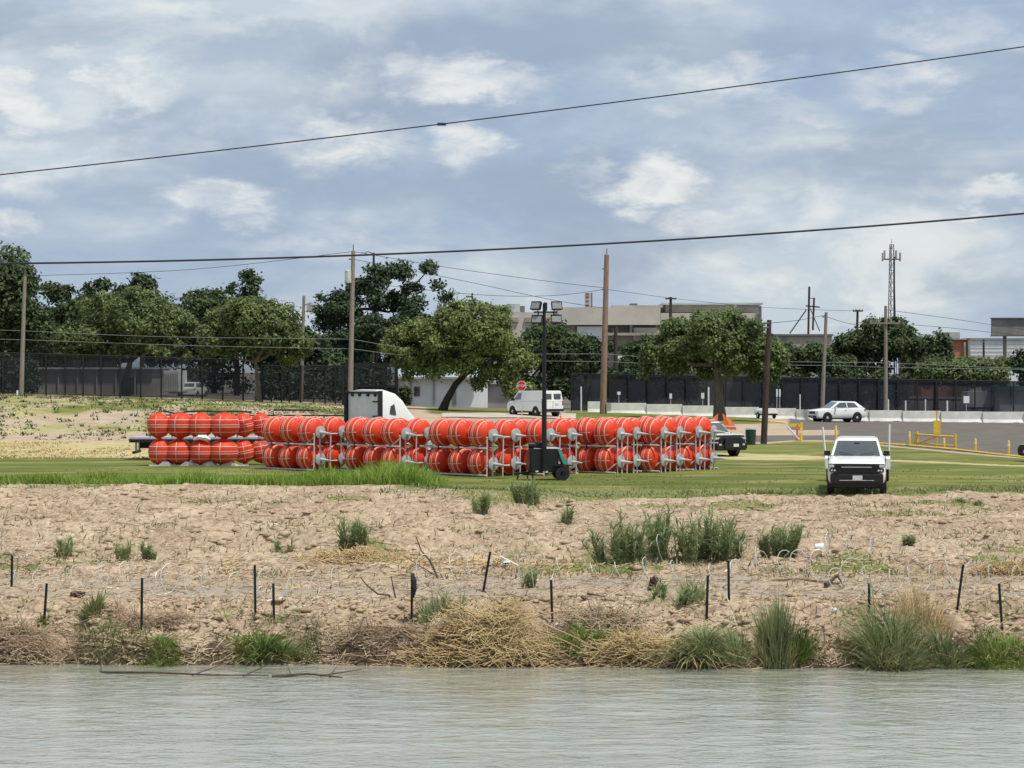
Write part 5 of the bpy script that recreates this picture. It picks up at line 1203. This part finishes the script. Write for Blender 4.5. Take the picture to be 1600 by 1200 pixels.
# sparse growth on the bank
def k1(px, d, x):
    u = d - edge(x); return (fbm(x / 2.2, d / 2.2, 51, 3) > .0) & (u > 8.5) & (u < 17) | (fbm(x / 3, d / 4, 57, 3) > .16) & (u > 17) | (rng.uniform(size=len(x)) < .06)
B = scatter(16000, lambda n: U(-40, 1640, n), lambda n, p: U(50, 81, n), k1)
tag(blades('bank_weeds', B, U(.07, .30, len(B)), .04, U(.2, 1.0, len(B)), M['grassreed']), kind='stuff')
B = scatter(5200, lambda n: U(-40, 1640, n), lambda n, p: U(48.4, 51.2, n), lambda px, d, x: fbm(x / 1.1, d / 1.1, 58, 3) > .0)
tag(blades('waterside_grass', B, U(.08, .3, len(B)), .025, U(.3, 1.2, len(B)), M['grassreed']), kind='stuff')
def k2(px, d, x): return (fbm(x / 1.5, d / 3, 411, 3) > -.12)
B = scatter(15000, lambda n: U(-80, 540, n), lambda n, p: U(140, 187, n), lambda px, d, x: fbm(x / 2.5, d / 6, 411, 4) + .0011 * (px - 120) + .010 * (d - 168) > rng.uniform(-.25, .35, len(x)))
tag(blades('mound_tufts', B, U(.05, .2, len(B)), .16, U(.2, 1.2, len(B)), M['grassreed']), kind='stuff')
B = scatter(170, lambda n: U(-80, 300, n), lambda n, p: U(140, 184, n)); B = np.repeat(B, 9, 0) + rng.normal(size=(170 * 9, 3)) * np.array([.14, .14, .02])
tag(blades('mound_weeds', B, U(.15, .42, len(B)), .09, U(.3, 1.3, len(B)), M['leafdark']), kind='stuff')
B = scatter(7000, lambda n: U(-80, 420, n), lambda n, p: U(112, 138, n), lambda px, d, x: fbm(x / 4, d / 4, 431, 3) > -.15)
tag(blades('dry_grass', B, U(.05, .2, len(B)), .09, U(.3, 1.4, len(B)), M['straw']), kind='stuff')
B = scatter(9000, lambda n: U(-60, 1660, n), lambda n, p: edge((p - 800) / FPX * 48) + U(.05, 1.2, n), lambda px, d, x: fbm(x / .9, d * 0 + 2, 421, 3) > .16)
tag(blades('edge_grass', B, U(.10, .42, len(B)), .03, U(.3, 1.6, len(B)), M['grassreed'], None, rng.normal(size=len(B)) * .8 - 1.57), kind='stuff')
B = scatter(12000, lambda n: U(-60, 1660, n), lambda n, p: U(84, 100, n), lambda px, d, x: fbm(x / 3, d / 2.5, 441, 3) > .02)
tag(blades('turf_tufts', B, U(.04, .11, len(B)), .06, U(.3, 1.2, len(B)), M['turf']), kind='stuff')
# straw and litter
def litter(name, n, fd, m, ln, wd, keep=None, flat=.25):
    B = scatter(n, lambda n: U(-60, 1660, n), fd, keep); n = len(B); a = U(0, np.pi, n); L = U(ln * .4, ln, n); D = np.stack([np.cos(a), np.sin(a) * .7, rng.normal(size=n) * flat], 1)
    s = np.stack([-np.sin(a), np.cos(a), a * 0 + .5], 1) * wd; c = B + np.array([0, 0, .035])
    V = np.stack([c - D * L[:, None] / 2 - s, c - D * L[:, None] / 2 + s, c + D * L[:, None] / 2 + s, c + D * L[:, None] / 2 - s], 1).reshape(-1, 3)
    tag(np_mesh(name, V, np.arange(n * 4).reshape(-1, 4), m, None, np.repeat(U(0, 1, n), 4)), kind='stuff')
litter('dry_litter', 9000, lambda n, p: U(48.3, 60, n), M['litter'], .5, .009)
litter('dry_stalks', 5000, lambda n, p: U(57, 78, n), M['litter'], .55, .011)
litter('straw_litter', 5000, lambda n, p: 58.5 + rng.normal(size=n) * 1.2, M['straw'], .5, .011, lambda px, d, x: (fbm(x / 2, d / 2, 301, 2) > .05) & (px > 350) & (px < 900))
litter('edge_twigs', 3600, lambda n, p: edge((p - 800) / FPX * 48) + np.abs(rng.normal(size=n)) * .8, M['litter'], .7, .009, None, .35)
# clods
def clods(name, n, fd, r0, r1, keep=None):
    B = scatter(n, lambda n: U(-60, 1660, n), fd, keep); n = len(B)
    ico = np.array([(0, 0, 1), (.9, 0, .2), (.2, .9, .25), (-.85, .35, .1), (-.5, -.8, .2), (.5, -.75, .1), (0, 0, -.6)]); f = np.array([(0, 1, 2), (0, 2, 3), (0, 3, 4), (0, 4, 5), (0, 5, 1), (6, 2, 1), (6, 3, 2), (6, 4, 3), (6, 5, 4), (6, 1, 5)])
    a = U(0, 6.28, n); r = r0 + (r1 - r0) * U(0, 1, n) ** 3; jit = 1 + rng.normal(size=(n, 7, 3)) * .22; v = ico[None] * jit
    x = v[..., 0] * np.cos(a)[:, None] - v[..., 1] * np.sin(a)[:, None]; y = v[..., 0] * np.sin(a)[:, None] + v[..., 1] * np.cos(a)[:, None]
    V = np.stack([x * 1.3, y, v[..., 2] * .7], -1) * r[:, None, None] + B[:, None, :]
    tag(np_mesh(name, V.reshape(-1, 3), (np.arange(n)[:, None, None] * 7 + f[None]).reshape(-1, 3), M['clod']), kind='stuff')
clods('soil_clods', 6000, lambda n, p: U(58, 80, n), .02, .16, lambda px, d, x: fbm(x / 3, d / 4, 46, 2) > -.25)
clods('bank_clods', 3500, lambda n, p: U(48.2, 52, n), .02, .13)

def reed(label, px, py_base, hpx, wpx, n, m='grassreed', lean=(.1, .7), droop=1., d=None, group='grass clumps at the water edge', w=.022, cat='grass clump', name='grass_clump', hv=(.5, 1.05)):
    c = H(px, py_base) if d is None else G(px, d); k = c.y / FPX; hm = hpx * k; wm = wpx * k / 2
    a = U(0, 6.283, n); rr = np.sqrt(U(0, 1, n)); x = rr * np.cos(a) * wm * .62; y = rr * np.sin(a) * wm * .55
    z = T(c.x + x, c.y + y) - c.z - .03
    B = np.stack([x, y, z], 1); az = a + rng.normal(size=n) * 1.0; ln = U(lean[0], lean[1], n) * (.25 + rr)
    tuft = .40 + 1.05 * np.clip(fbm(x / (wm * .3) + px, y / (wm * .3), 401, 2) + .45, 0, 1)
    hts = hm * U(hv[0], hv[1], n) ** 1.3 * (1.12 - .42 * rr) * tuft; hts[rng.uniform(size=n) < .06] *= 1.35
    o = blades(name, B, hts, w * 1.5, ln, M[m], None, az, np.clip(U(0, 1, n) ** 1.2, 0, 1), 4, c, droop)
    k2 = rng.uniform(size=n) < .16
    if m != 'straw' and k2.sum() > 8: blades('dry_blades', B[k2], hts[k2] * U(.5, 1.1, k2.sum()), w * 1.1, ln[k2] * 1.7, M['straw'], o, az[k2] + 1, None, 4, None, droop)
    return tag(o, label, cat, group)
reed('tall upright grass clump at the water edge right of the dark post', 1216, 1034, 116, 100, 1300, lean=(.05, .35), w=.02)
reed('green base of leafy growth at the foot of the tall grass clump', 1245, 1036, 60, 60, 500, 'grassmid', (.2, .8))
reed('wide grey green grass clump at the water edge on the right', 1395, 1042, 92, 168, 2100, lean=(.3, 1.1))
reed('drooping dome of grass beside the water in the centre right', 1092, 1033, 62, 92, 1300, lean=(.7, 1.5), droop=1.25)
reed('bright green grass mound at the right edge of the river', 1565, 1044, 58, 150, 1400, 'grassmid', (.4, 1.5))
reed('dull grass tuft between the wide clump and the right edge mound', 1478, 1040, 70, 90, 700, lean=(.2, 1.0))
reed('short green growth between drooping dome and tall clump', 1150, 1033, 48, 70, 500, 'weed', (.2, .9))
reed('dark green leafy clump on the bank below the two left posts', 402, 1020, 60, 84, 620, 'grassmid', (.4, 1.7), w=.04)
reed('grey green trailing grass right of the dark leafy clump', 445, 1026, 50, 75, 650, lean=(.4, 1.3))
reed('small mossy green island at the water edge on the left', 250, 1035, 30, 92, 700, 'grassmid', (.6, 2.0))
reed('green grass patch right of the straw pile', 905, 1012, 36, 130, 620, 'grassmid', (.6, 2.0))
reed('little green tuft under the straw pile left end', 690, 1020, 26, 30, 140, 'grassmid', (.3, 1.0))
reed('small green tuft at the foot of the second post from the left', 65, 978, 18, 36, 130, 'grassmid', (.3, 1.0))
reed('olive tuft on the bank above the left twig pile', 145, 985, 50, 50, 260, lean=(.2, .9))
reed('thin weeds around the short post in the centre', 690, 965, 55, 110, 420, 'weed', (.1, .7))
reed('thin weeds between the two centre right posts', 1080, 945, 50, 60, 260, 'weed', (.1, .6))
reed('pale dry grass around the right hand posts', 1440, 985, 70, 150, 420, 'straw', (.05, .6), w=.012)
def weed(label, px, py, hpx, wpx, ns, seed, lv=20, d=None):
    """leafy upright stems"""
    c = H(px, py); k = c.y / FPX; hm, wm = hpx * k, wpx * k / 2; rs = np.random.default_rng(seed)
    nc = max(2, int(ns / 9)); kk = rs.integers(0, nc, ns); x = np.clip(rs.uniform(-.85, .85, nc)[kk] + rs.normal(size=ns) * .09, -1, 1) * wm; y = rs.uniform(-.45, .45, nc)[kk] * wm + rs.normal(size=ns) * .06; hs = hm * rs.uniform(.35, 1.0, ns) * (1.05 - .35 * np.abs(x) / wm); tx = x / wm * .3 + rs.normal(size=ns) * .16; ty = rs.normal(size=ns) * .1
    z0 = T(c.x + x, c.y + y) - c.z - .03; t = rs.uniform(.08, 1, (ns, lv))
    Bx = x[:, None] + tx[:, None] * hs[:, None] * t; By = y[:, None] + ty[:, None] * hs[:, None] * t; Bz = z0[:, None] + hs[:, None] * t
    B = np.stack([Bx, By, Bz], -1).reshape(-1, 3); n = len(B)
    r = empty('leafy_weed', c, 0, label, 'weed', 'leafy weeds growing on the bare bank')
    blades('leaves', B, rs.uniform(.16, .42, n) * (.6 + .5 * hm), .040, rs.uniform(.35, 1.7, n), M['weed'], r, None, np.clip(t.reshape(-1) * .45 + rs.uniform(0, .6, n), 0, 1), 3)
    m = MB()
    for i in range(ns): m.tube([(x[i], y[i], z0[i]), (x[i] + tx[i] * hs[i], y[i] + ty[i] * hs[i], z0[i] + hs[i])], [.01, .004], 4, False)
    tag(m.build('stems', M['weed'], r), kind='stuff'); attr_float(r.children[-1].data, 'tint', [.35] * len(r.children[-1].data.vertices))
weed('tall dark green weed clump left of the biggest clump on the bank', 969, 868, 86, 66, 70, 1)
weed('largest dark green weed clump in the middle of the bank', 1085, 866, 82, 130, 96, 2)
weed('left shoulder of tall weeds joined to the largest clump', 1028, 858, 76, 40, 34, 3)
weed('grey green weed clump right of the lone stems', 1216, 868, 54, 68, 70, 4)
weed('lone thin weed stems left of the grey green clump', 1158, 866, 58, 40, 9, 5)
weed('dark green weed standing alone on the left half of the bank', 550, 864, 62, 52, 44, 6)
weed('small faint weed left of the lone dark weed', 446, 856, 34, 22, 10, 7)
weed('weed bush at the lawn edge under the light tower', 832, 784, 40, 60, 60, 8)
weed('small weed bush at the lawn edge left of the light tower', 749, 800, 36, 40, 34, 9)
weed('sparse weeds at the slope between centre and biggest clump', 875, 812, 30, 50, 12, 10)
weed('young weeds along the track left of the right pair of posts', 1020, 950, 40, 120, 16, 11)
weed('young weeds on the track behind the leaning centre post', 800, 925, 36, 80, 16, 12)
weed('low weeds on the left bank beside the first track', 200, 872, 30, 110, 26, 13)
weed('low weeds on the left bank in the lee of a furrow', 100, 870, 30, 70, 16, 14)
weed('dark low weed patch on the right slope', 1400, 856, 16, 70, 20, 15)
weed('faint weed patch at the lawn edge right of the pickup', 1520, 790, 10, 60, 20, 16)

# straw heap and twig heaps
def heap(name, label, px, py, hpx, wpx, n, m, ln, wd, seed, bias=0., cat='brush heap', dpx=.5):
    c = H(px, py); k = c.y / FPX; hm, wm = hpx * k, wpx * k / 2; rs = np.random.default_rng(seed)
    x = np.clip(rs.normal(size=n) * .42, -1, 1) * wm; y = rs.normal(size=n) * wm * .28 * dpx; e = np.clip(1 - (x / wm) ** 2, 0, 1); z = T(c.x + x, c.y + y) - c.z + hm * (.55 + 1.1 * np.clip(fbm(x / (wm * .22) + seed, y * 2, 500 + seed, 2) + .4, 0, 1)) * e * rs.uniform(0, 1, n) ** .8 * np.exp(-(y / (wm * .35)) ** 2)
    a = rs.normal(size=n) * .8 + bias; L = rs.uniform(.3, 1, n) * ln; D = np.stack([np.cos(a), rs.normal(size=n) * .5, np.sin(a) * .75], 1); D /= np.linalg.norm(D, axis=1, keepdims=True)
    C = np.stack([x, y, z + .03], 1); B0 = C - D * L[:, None] / 2; bend = np.stack([x * 0, x * 0, L * .08 * rs.normal(size=n)], 1)
    s = np.cross(D, np.array([0, 1, 0])); s /= np.linalg.norm(s, axis=1, keepdims=True) + 1e-6; s *= wd; s2 = np.cross(D, s); s2 = s2 / (np.linalg.norm(s2, axis=1, keepdims=True) + 1e-6) * wd; rows = []
    for j, t in enumerate((0, .5, 1)):
        p_ = B0 + D * (L * t)[:, None] + bend * (1 - (2 * t - 1) ** 2); q = 1 - .5 * t
        rows += [p_ + s * q, p_ - s * .5 * q + s2 * q, p_ - s * .5 * q - s2 * q]
    V = np.stack(rows, 1).reshape(-1, 3); b0 = (np.arange(n) * 9)[:, None]; fl = []
    for j in range(2):
        for i in range(3): fl.append(b0 + np.array([[3 * j + i, 3 * j + (i + 1) % 3, 3 * j + 3 + (i + 1) % 3, 3 * j + 3 + i]]))
    o = np_mesh(name, V, np.concatenate(fl, 0), m, None, np.repeat(rs.uniform(0, 1, n), 9), loc=c); tag(o, label, cat); o['kind'] = 'thing'
    if hpx < 23 and name == 'twig_heap': o['kind'] = 'stuff'
    return o
heap('straw_heap', 'big golden heap of dry cane and straw at the water edge', 760, 1028, 58, 225, 1900, M['straw'], .95, .010, 1)
heap('straw_heap', 'low spread of pale cane lying right of the big straw heap', 1000, 1030, 20, 150, 340, M['straw'], 1.3, .010, 2)
heap('twig_heap', 'reddish brown heap of twigs at the far left water edge', 50, 1028, 24, 180, 800, M['twig'], .8, .009, 3)
heap('twig_heap', 'dry brown brush along the bank between the left clumps', 590, 1006, 14, 190, 380, M['litter'], .7, .009, 4)
heap('twig_heap', 'tangled brown brush at the foot of the third post from the left', 230, 985, 18, 150, 520, M['twig'], .6, .009, 5)
heap('straw_heap', 'flattened golden straw under the lone dark weed', 565, 878, 16, 190, 800, M['straw'], .6, .012, 6)
heap('twig_heap', 'dry brush scattered below the largest weed clump', 930, 985, 16, 220, 380, M['litter'], .8, .010, 7)
heap('straw_heap', 'golden dry patch by the right edge of the track', 1575, 895, 14, 110, 380, M['straw'], .5, .012, 8)
def stick(label, pts, r, m='stick', name='fallen_branch', forks=(), cat='branch', lift=0.):
    w = [Vector(p) for p in pts]; c = w[0].copy(); n = len(w)
    mb = MB().tube([p - c for p in w], [r * (1 - .6 * i / (n - 1)) for i in range(n)], 6)
    for f in forks: mb.tube([Vector(q) - c for q in f], [r * .6, r * .25], 5)
    return tag(mb.build(name, M[m], None, c, smooth=True), label, cat)
dl = hit(682, 902)[1]
stick('thin dead branch rising from the ground right of the short post', [P(684, 902, dl), P(672, 876, dl + .2), P(658, 860, dl + .2), P(650, 838, dl + .1)], .03, 'stickdark', forks=([P(664, 868, dl + .2), P(640, 866, dl)], [P(684, 902, dl), P(627, 866, dl - .3)]))
dl = hit(612, 945)[1]
stick('curved dead branch beside the brush left of the short post', [P(614, 944, dl), P(608, 930, dl), P(590, 928, dl), P(573, 914, dl), P(563, 902, dl)], .03, 'stickdark')
stick('short forked dead stick standing by the curved branch', [P(622, 950, dl), P(616, 925, dl), P(611, 900, dl)], .028, 'stickdark')
stick('long pale log lying along the track on the right', [H(1190, 912, .05), H(1250, 916, .06), H(1312, 920, .05)], .05, 'stick', 'log')
stick('dark branch end at the right tip of the pale log', [H(1290, 921, .08), H(1308, 918, .18), H(1320, 922, .05)], .06, 'stickdark')
stick('pale stick lying left of the straw heap posts', [H(1345, 930, .03), H(1400, 926, .04)], .03)
stick('long thin pale cane lying along the left water edge', [H(20, 1008, .15), H(90, 1000, .12), H(150, 994, .1)], .018)
stick('two pale sticks on the ground beside the centre post', [H(872, 940, .04), H(905, 944, .04)], .03, forks=([H(905, 946, .03), H(940, 950, .03)],))
stick('small pile of broken dark wood right of the centre post', [H(910, 950, .08), H(945, 962, .04)], .05, 'stickdark', forks=([H(910, 968, .06), H(948, 975, .04)], [H(918, 945, .1), H(944, 950, .05)]))
for i, (a, b, lab) in enumerate((((835, 985), (935, 1028), 'long golden cane sloping from the straw heap to the water'), ((850, 975), (960, 1030), 'second golden cane sloping right of the straw heap'), ((840, 962), (915, 955), 'golden cane sticking out right from the top of the straw heap'), ((790, 940), (840, 985), 'golden cane standing out of the top of the straw heap'), ((730, 1035), (733, 975), 'upright pale cane standing in front of the straw heap'))):
    A_, B_ = H(*a), H(*b) ; d0 = H(790, 1020).y - .25 * (i % 3)
    stick(lab, [P(a[0], a[1], d0), P((a[0] + b[0]) / 2, (a[1] + b[1]) / 2 - 4, d0 - .1), P(b[0], b[1], d0 - .3)], .018, 'stick', 'cane', cat='cane').data.materials[0] = M['straw']
def drift():
    zf = -1.88; dd = lambda py: (CZ - zf) * FPX / (py - HZ); q = lambda px, py, up=0: Vector(((px - 800) / FPX * dd(py), dd(py), zf + up))
    stick('long thin driftwood floating in the river on the left', [q(160, 1050), q(240, 1053, .03), q(330, 1056, .02), q(420, 1057, .02)], .028, 'stickdark', 'driftwood', ([q(300, 1055), q(345, 1048, .12)], [q(380, 1056), q(420, 1046, .1)], [q(158, 1050), q(159, 1045, .2)]), 'driftwood')
    stick('dark forked driftwood floating right of the long one', [q(425, 1057), q(480, 1055, .03), q(535, 1060, .02)], .035, 'stickdark', 'driftwood', ([q(515, 1057), q(526, 1052, .13)], [q(500, 1056), q(565, 1052, .08)], [q(455, 1056), q(450, 1050, .1)]), 'driftwood')
drift()

# ------------------------------------------------------------------ steel posts and razor wire
TP = [(19, 868, 18, 926, 'dark steel post, first from the left, at the back of the track'), (73, 912, 69, 979, 'dark steel post, leaning, second from the left'), (222, 903, 221, 1001, 'tall dark steel post standing over the left green island'),
      (398, 883, 399, 964, 'dark steel post above the dark leafy clump, taller of the pair'), (427, 912, 428, 976, 'dark steel post above the dark leafy clump, shorter of the pair'), (644, 898, 643, 969, 'dark steel post with black cloth wrapped at its top'),
      (766, 862, 755, 936, 'dark steel post leaning right above the straw heap'), (861, 906, 863, 968, 'thin dark steel post right of the straw heap'), (1106, 899, 1104, 981, 'dark steel post behind the drooping grass dome'),
      (1138, 876, 1139, 948, 'dark steel post left of the tall grass clump, farther back'), (1358, 912, 1358, 972, 'dark steel post behind the wide grey green clump'), (1505, 882, 1493, 959, 'dark steel post leaning right, second from the right'), (1561, 912, 1566, 990, 'dark steel post at the right above the bright mound')]
PB = []
for (x0, y0, x1, y1, lab) in TP:
    b_ = H(x1, y1); t = P(x0, y0, b_.y) - b_; r = empty('steel_post', b_, 0, lab, 'post', 'dark steel fence posts along the river'); PB.append((b_, t))
    ax = Matrix.Rotation(math.atan2(t.x, t.z), 3, 'Y'); Lz = t.length
    MB().box(ax @ Vector((0, 0, Lz / 2 - .15)), (.055, .012, Lz + .3), tilt=ax).build('flange', M['tpost'], r)
    MB().box(ax @ Vector((0, .028, Lz / 2 - .15)), (.014, .045, Lz + .3), tilt=ax).build('web', M['tpost'], r)
    m = MB()
    for k in range(int(Lz / .09)): m.box(ax @ Vector((0, -.012, .06 + k * .09)), (.02, .014, .03), tilt=ax)
    tag(m.build('studs', M['tpost'], r), kind='stuff')
    if 'cloth' in lab: MB().tube([ax @ Vector((.0, -.02, Lz + .03)), ax @ Vector((.03, -.05, Lz - .12)), ax @ Vector((.05, -.05, Lz - .3)), ax @ Vector((.03, -.03, Lz - .5))], [.03, .07, .06, .02], 7).build('cloth_wrap', M['clothdark'], r)
def razor(label, pts, rad, pitch, seed, keep=1.0, wr=.0115):
    rs = np.random.default_rng(seed); W = [H(x, y) for x, y in pts]; L = [0.]
    for a, b in zip(W[:-1], W[1:]): L.append(L[-1] + (b - a).length)
    pitch *= .72; n = int(L[-1] / pitch * 15); c = W[0].copy(); path = []
    ph = rs.uniform(0, 6.28)
    for i in range(n + 1):
        s = L[-1] * i / n; k = min(np.searchsorted(L, s, 'right') - 1, len(W) - 2); t = (s - L[k]) / (L[k + 1] - L[k]); p = W[k] * (1 - t) + W[k + 1] * t
        v = float(vnoise(s / .9, seed * 3.3, 7)); r = rad * (1.25 + .8 * v); a = 2 * math.pi * s / pitch * (1 + .06 * v) + ph + 2.0 * float(vnoise(s / 1.7, seed, 9))
        dirx = (W[k + 1] - W[k]).normalized(); nrm = Vector((-dirx.y, dirx.x, 0))
        x = p + nrm * (math.cos(a) * r * .7) + dirx * (.62 * r * math.cos(a + .5 * v) + .2 * r * math.sin(a * .5 + seed)); g = float(T(x.x, x.y))
        x.z = max(g + .005, g + r * .9 + math.sin(a) * r * (1 + .3 * v)); path.append(x - c)
    o = MB().tube(path, wr, 4, False).build('razor_wire', M['razor'], None, c)
    return tag(o, label, 'razor wire', 'coils of razor wire along the bank')
razor('razor wire coil looping in front of the large weed clumps', [(925, 866), (1010, 868), (1110, 866), (1255, 868)], .30, .95, 1)
razor('razor wire coil running right from the grey green weed clump', [(1265, 872), (1380, 876), (1500, 884), (1610, 890)], .22, .8, 2)
razor('loose razor wire along the track on the far left', [(-30, 925), (60, 922), (150, 928), (260, 932)], .22, .85, 3)
razor('razor wire loops between the third and fourth posts from the left', [(225, 935), (300, 938), (395, 946)], .26, .75, 4)
razor('razor wire loops left of the curved dead branch', [(400, 945), (480, 948), (560, 948)], .24, .75, 5)
razor('razor wire loops around the leaning post above the straw heap', [(650, 925), (720, 928), (800, 930), (850, 922)], .3, .85, 6)
razor('razor wire strand from the thin centre post to the right pair of posts', [(850, 915), (930, 912), (1010, 910), (1110, 912), (1200, 918)], .22, 1.0, 7)
razor('razor wire coil in front of the right hand track', [(1290, 925), (1360, 935), (1430, 932), (1500, 930), (1610, 932)], .24, .7, 8)
razor('razor wire strand high on the left slope', [(-20, 870), (60, 868), (120, 866)], .18, 1.2, 9)
razor('second razor wire coil just below the grey green weed clump', [(1130, 895), (1220, 892), (1300, 905)], .22, .95, 10)

# ------------------------------------------------------------------ litter that can be told apart
def rag(name, label, cat, px, py, w, h, m, seed):
    c = H(px, py); rs = np.random.default_rng(seed); n = 7; vs = []
    for i in range(n):
        for j in range(n):
            a, b_ = i / (n - 1) - .5, j / (n - 1); vs.append((a * w + .3 * w * (b_ - .5) + rs.normal() * w * .06, rs.normal() * .05, b_ * h * (1 - .3 * abs(a)) + rs.normal() * h * .06))
    o = MB().add(vs, [(i * n + j, i * n + j + 1, (i + 1) * n + j + 1, (i + 1) * n + j) for i in range(n - 1) for j in range(n - 1)]).build(name, M[m], None, c, smooth=True)
    o.modifiers.new('thick', 'SOLIDIFY').thickness = .02; return tag(o, label, cat)
rag('cloth', 'mauve rag caught on wire left of the right pair of posts', 'cloth', 1020, 935, .18, .36, 'cloth', 1)
rag('plastic_bag', 'small white bag on the bank left of the wide clump', 'bag', 1303, 957, .14, .2, 'bag', 2)
rag('cloth', 'dark bag lying on top of the straw heap', 'bag', 716, 985, .3, .2, 'clothdark', 3)
rag('plastic_sheet', 'scrap of white plastic on the slope right of the leaning post', 'plastic', 790, 890, .2, .14, 'bag', 4)
rag('cloth', 'dark reddish rag on the left track between posts', 'cloth', 120, 940, .3, .16, 'cloth', 5)
def bucket():
    c = H(1280, 862); o = MB().lathe([(-.16, .001), (-.16, .12), (.16, .15), (.16, .13), (-.13, .10)], 14, 'X', (0, 0, .13)).build('bucket', M['bag'], None, c, smooth=True); o.scale = (.72, .72, .72); tag(o, 'white bucket lying on its side right of the grey green weeds', 'bucket')
    MB().tube([(.16, -.14, .13), (.24, 0, .22), (.16, .14, .13)], .008, 5).build('handle', M['galv'], o)
    c = H(877, 973, .1); o = MB().lathe([(-.15, .001), (-.15, .05), (.06, .052), (.12, .02), (.15, .02), (.15, .001)], 10, 'X').build('bottle', M['bag'], None, c, smooth=True); o.rotation_euler.y = R(-10); tag(o, 'white plastic bottle lying on green grass right of the straw heap', 'bottle')
    MB().lathe([(.15, .022), (.18, .022), (.18, .001)], 8, 'X').build('cap', M['red'], o)
bucket()
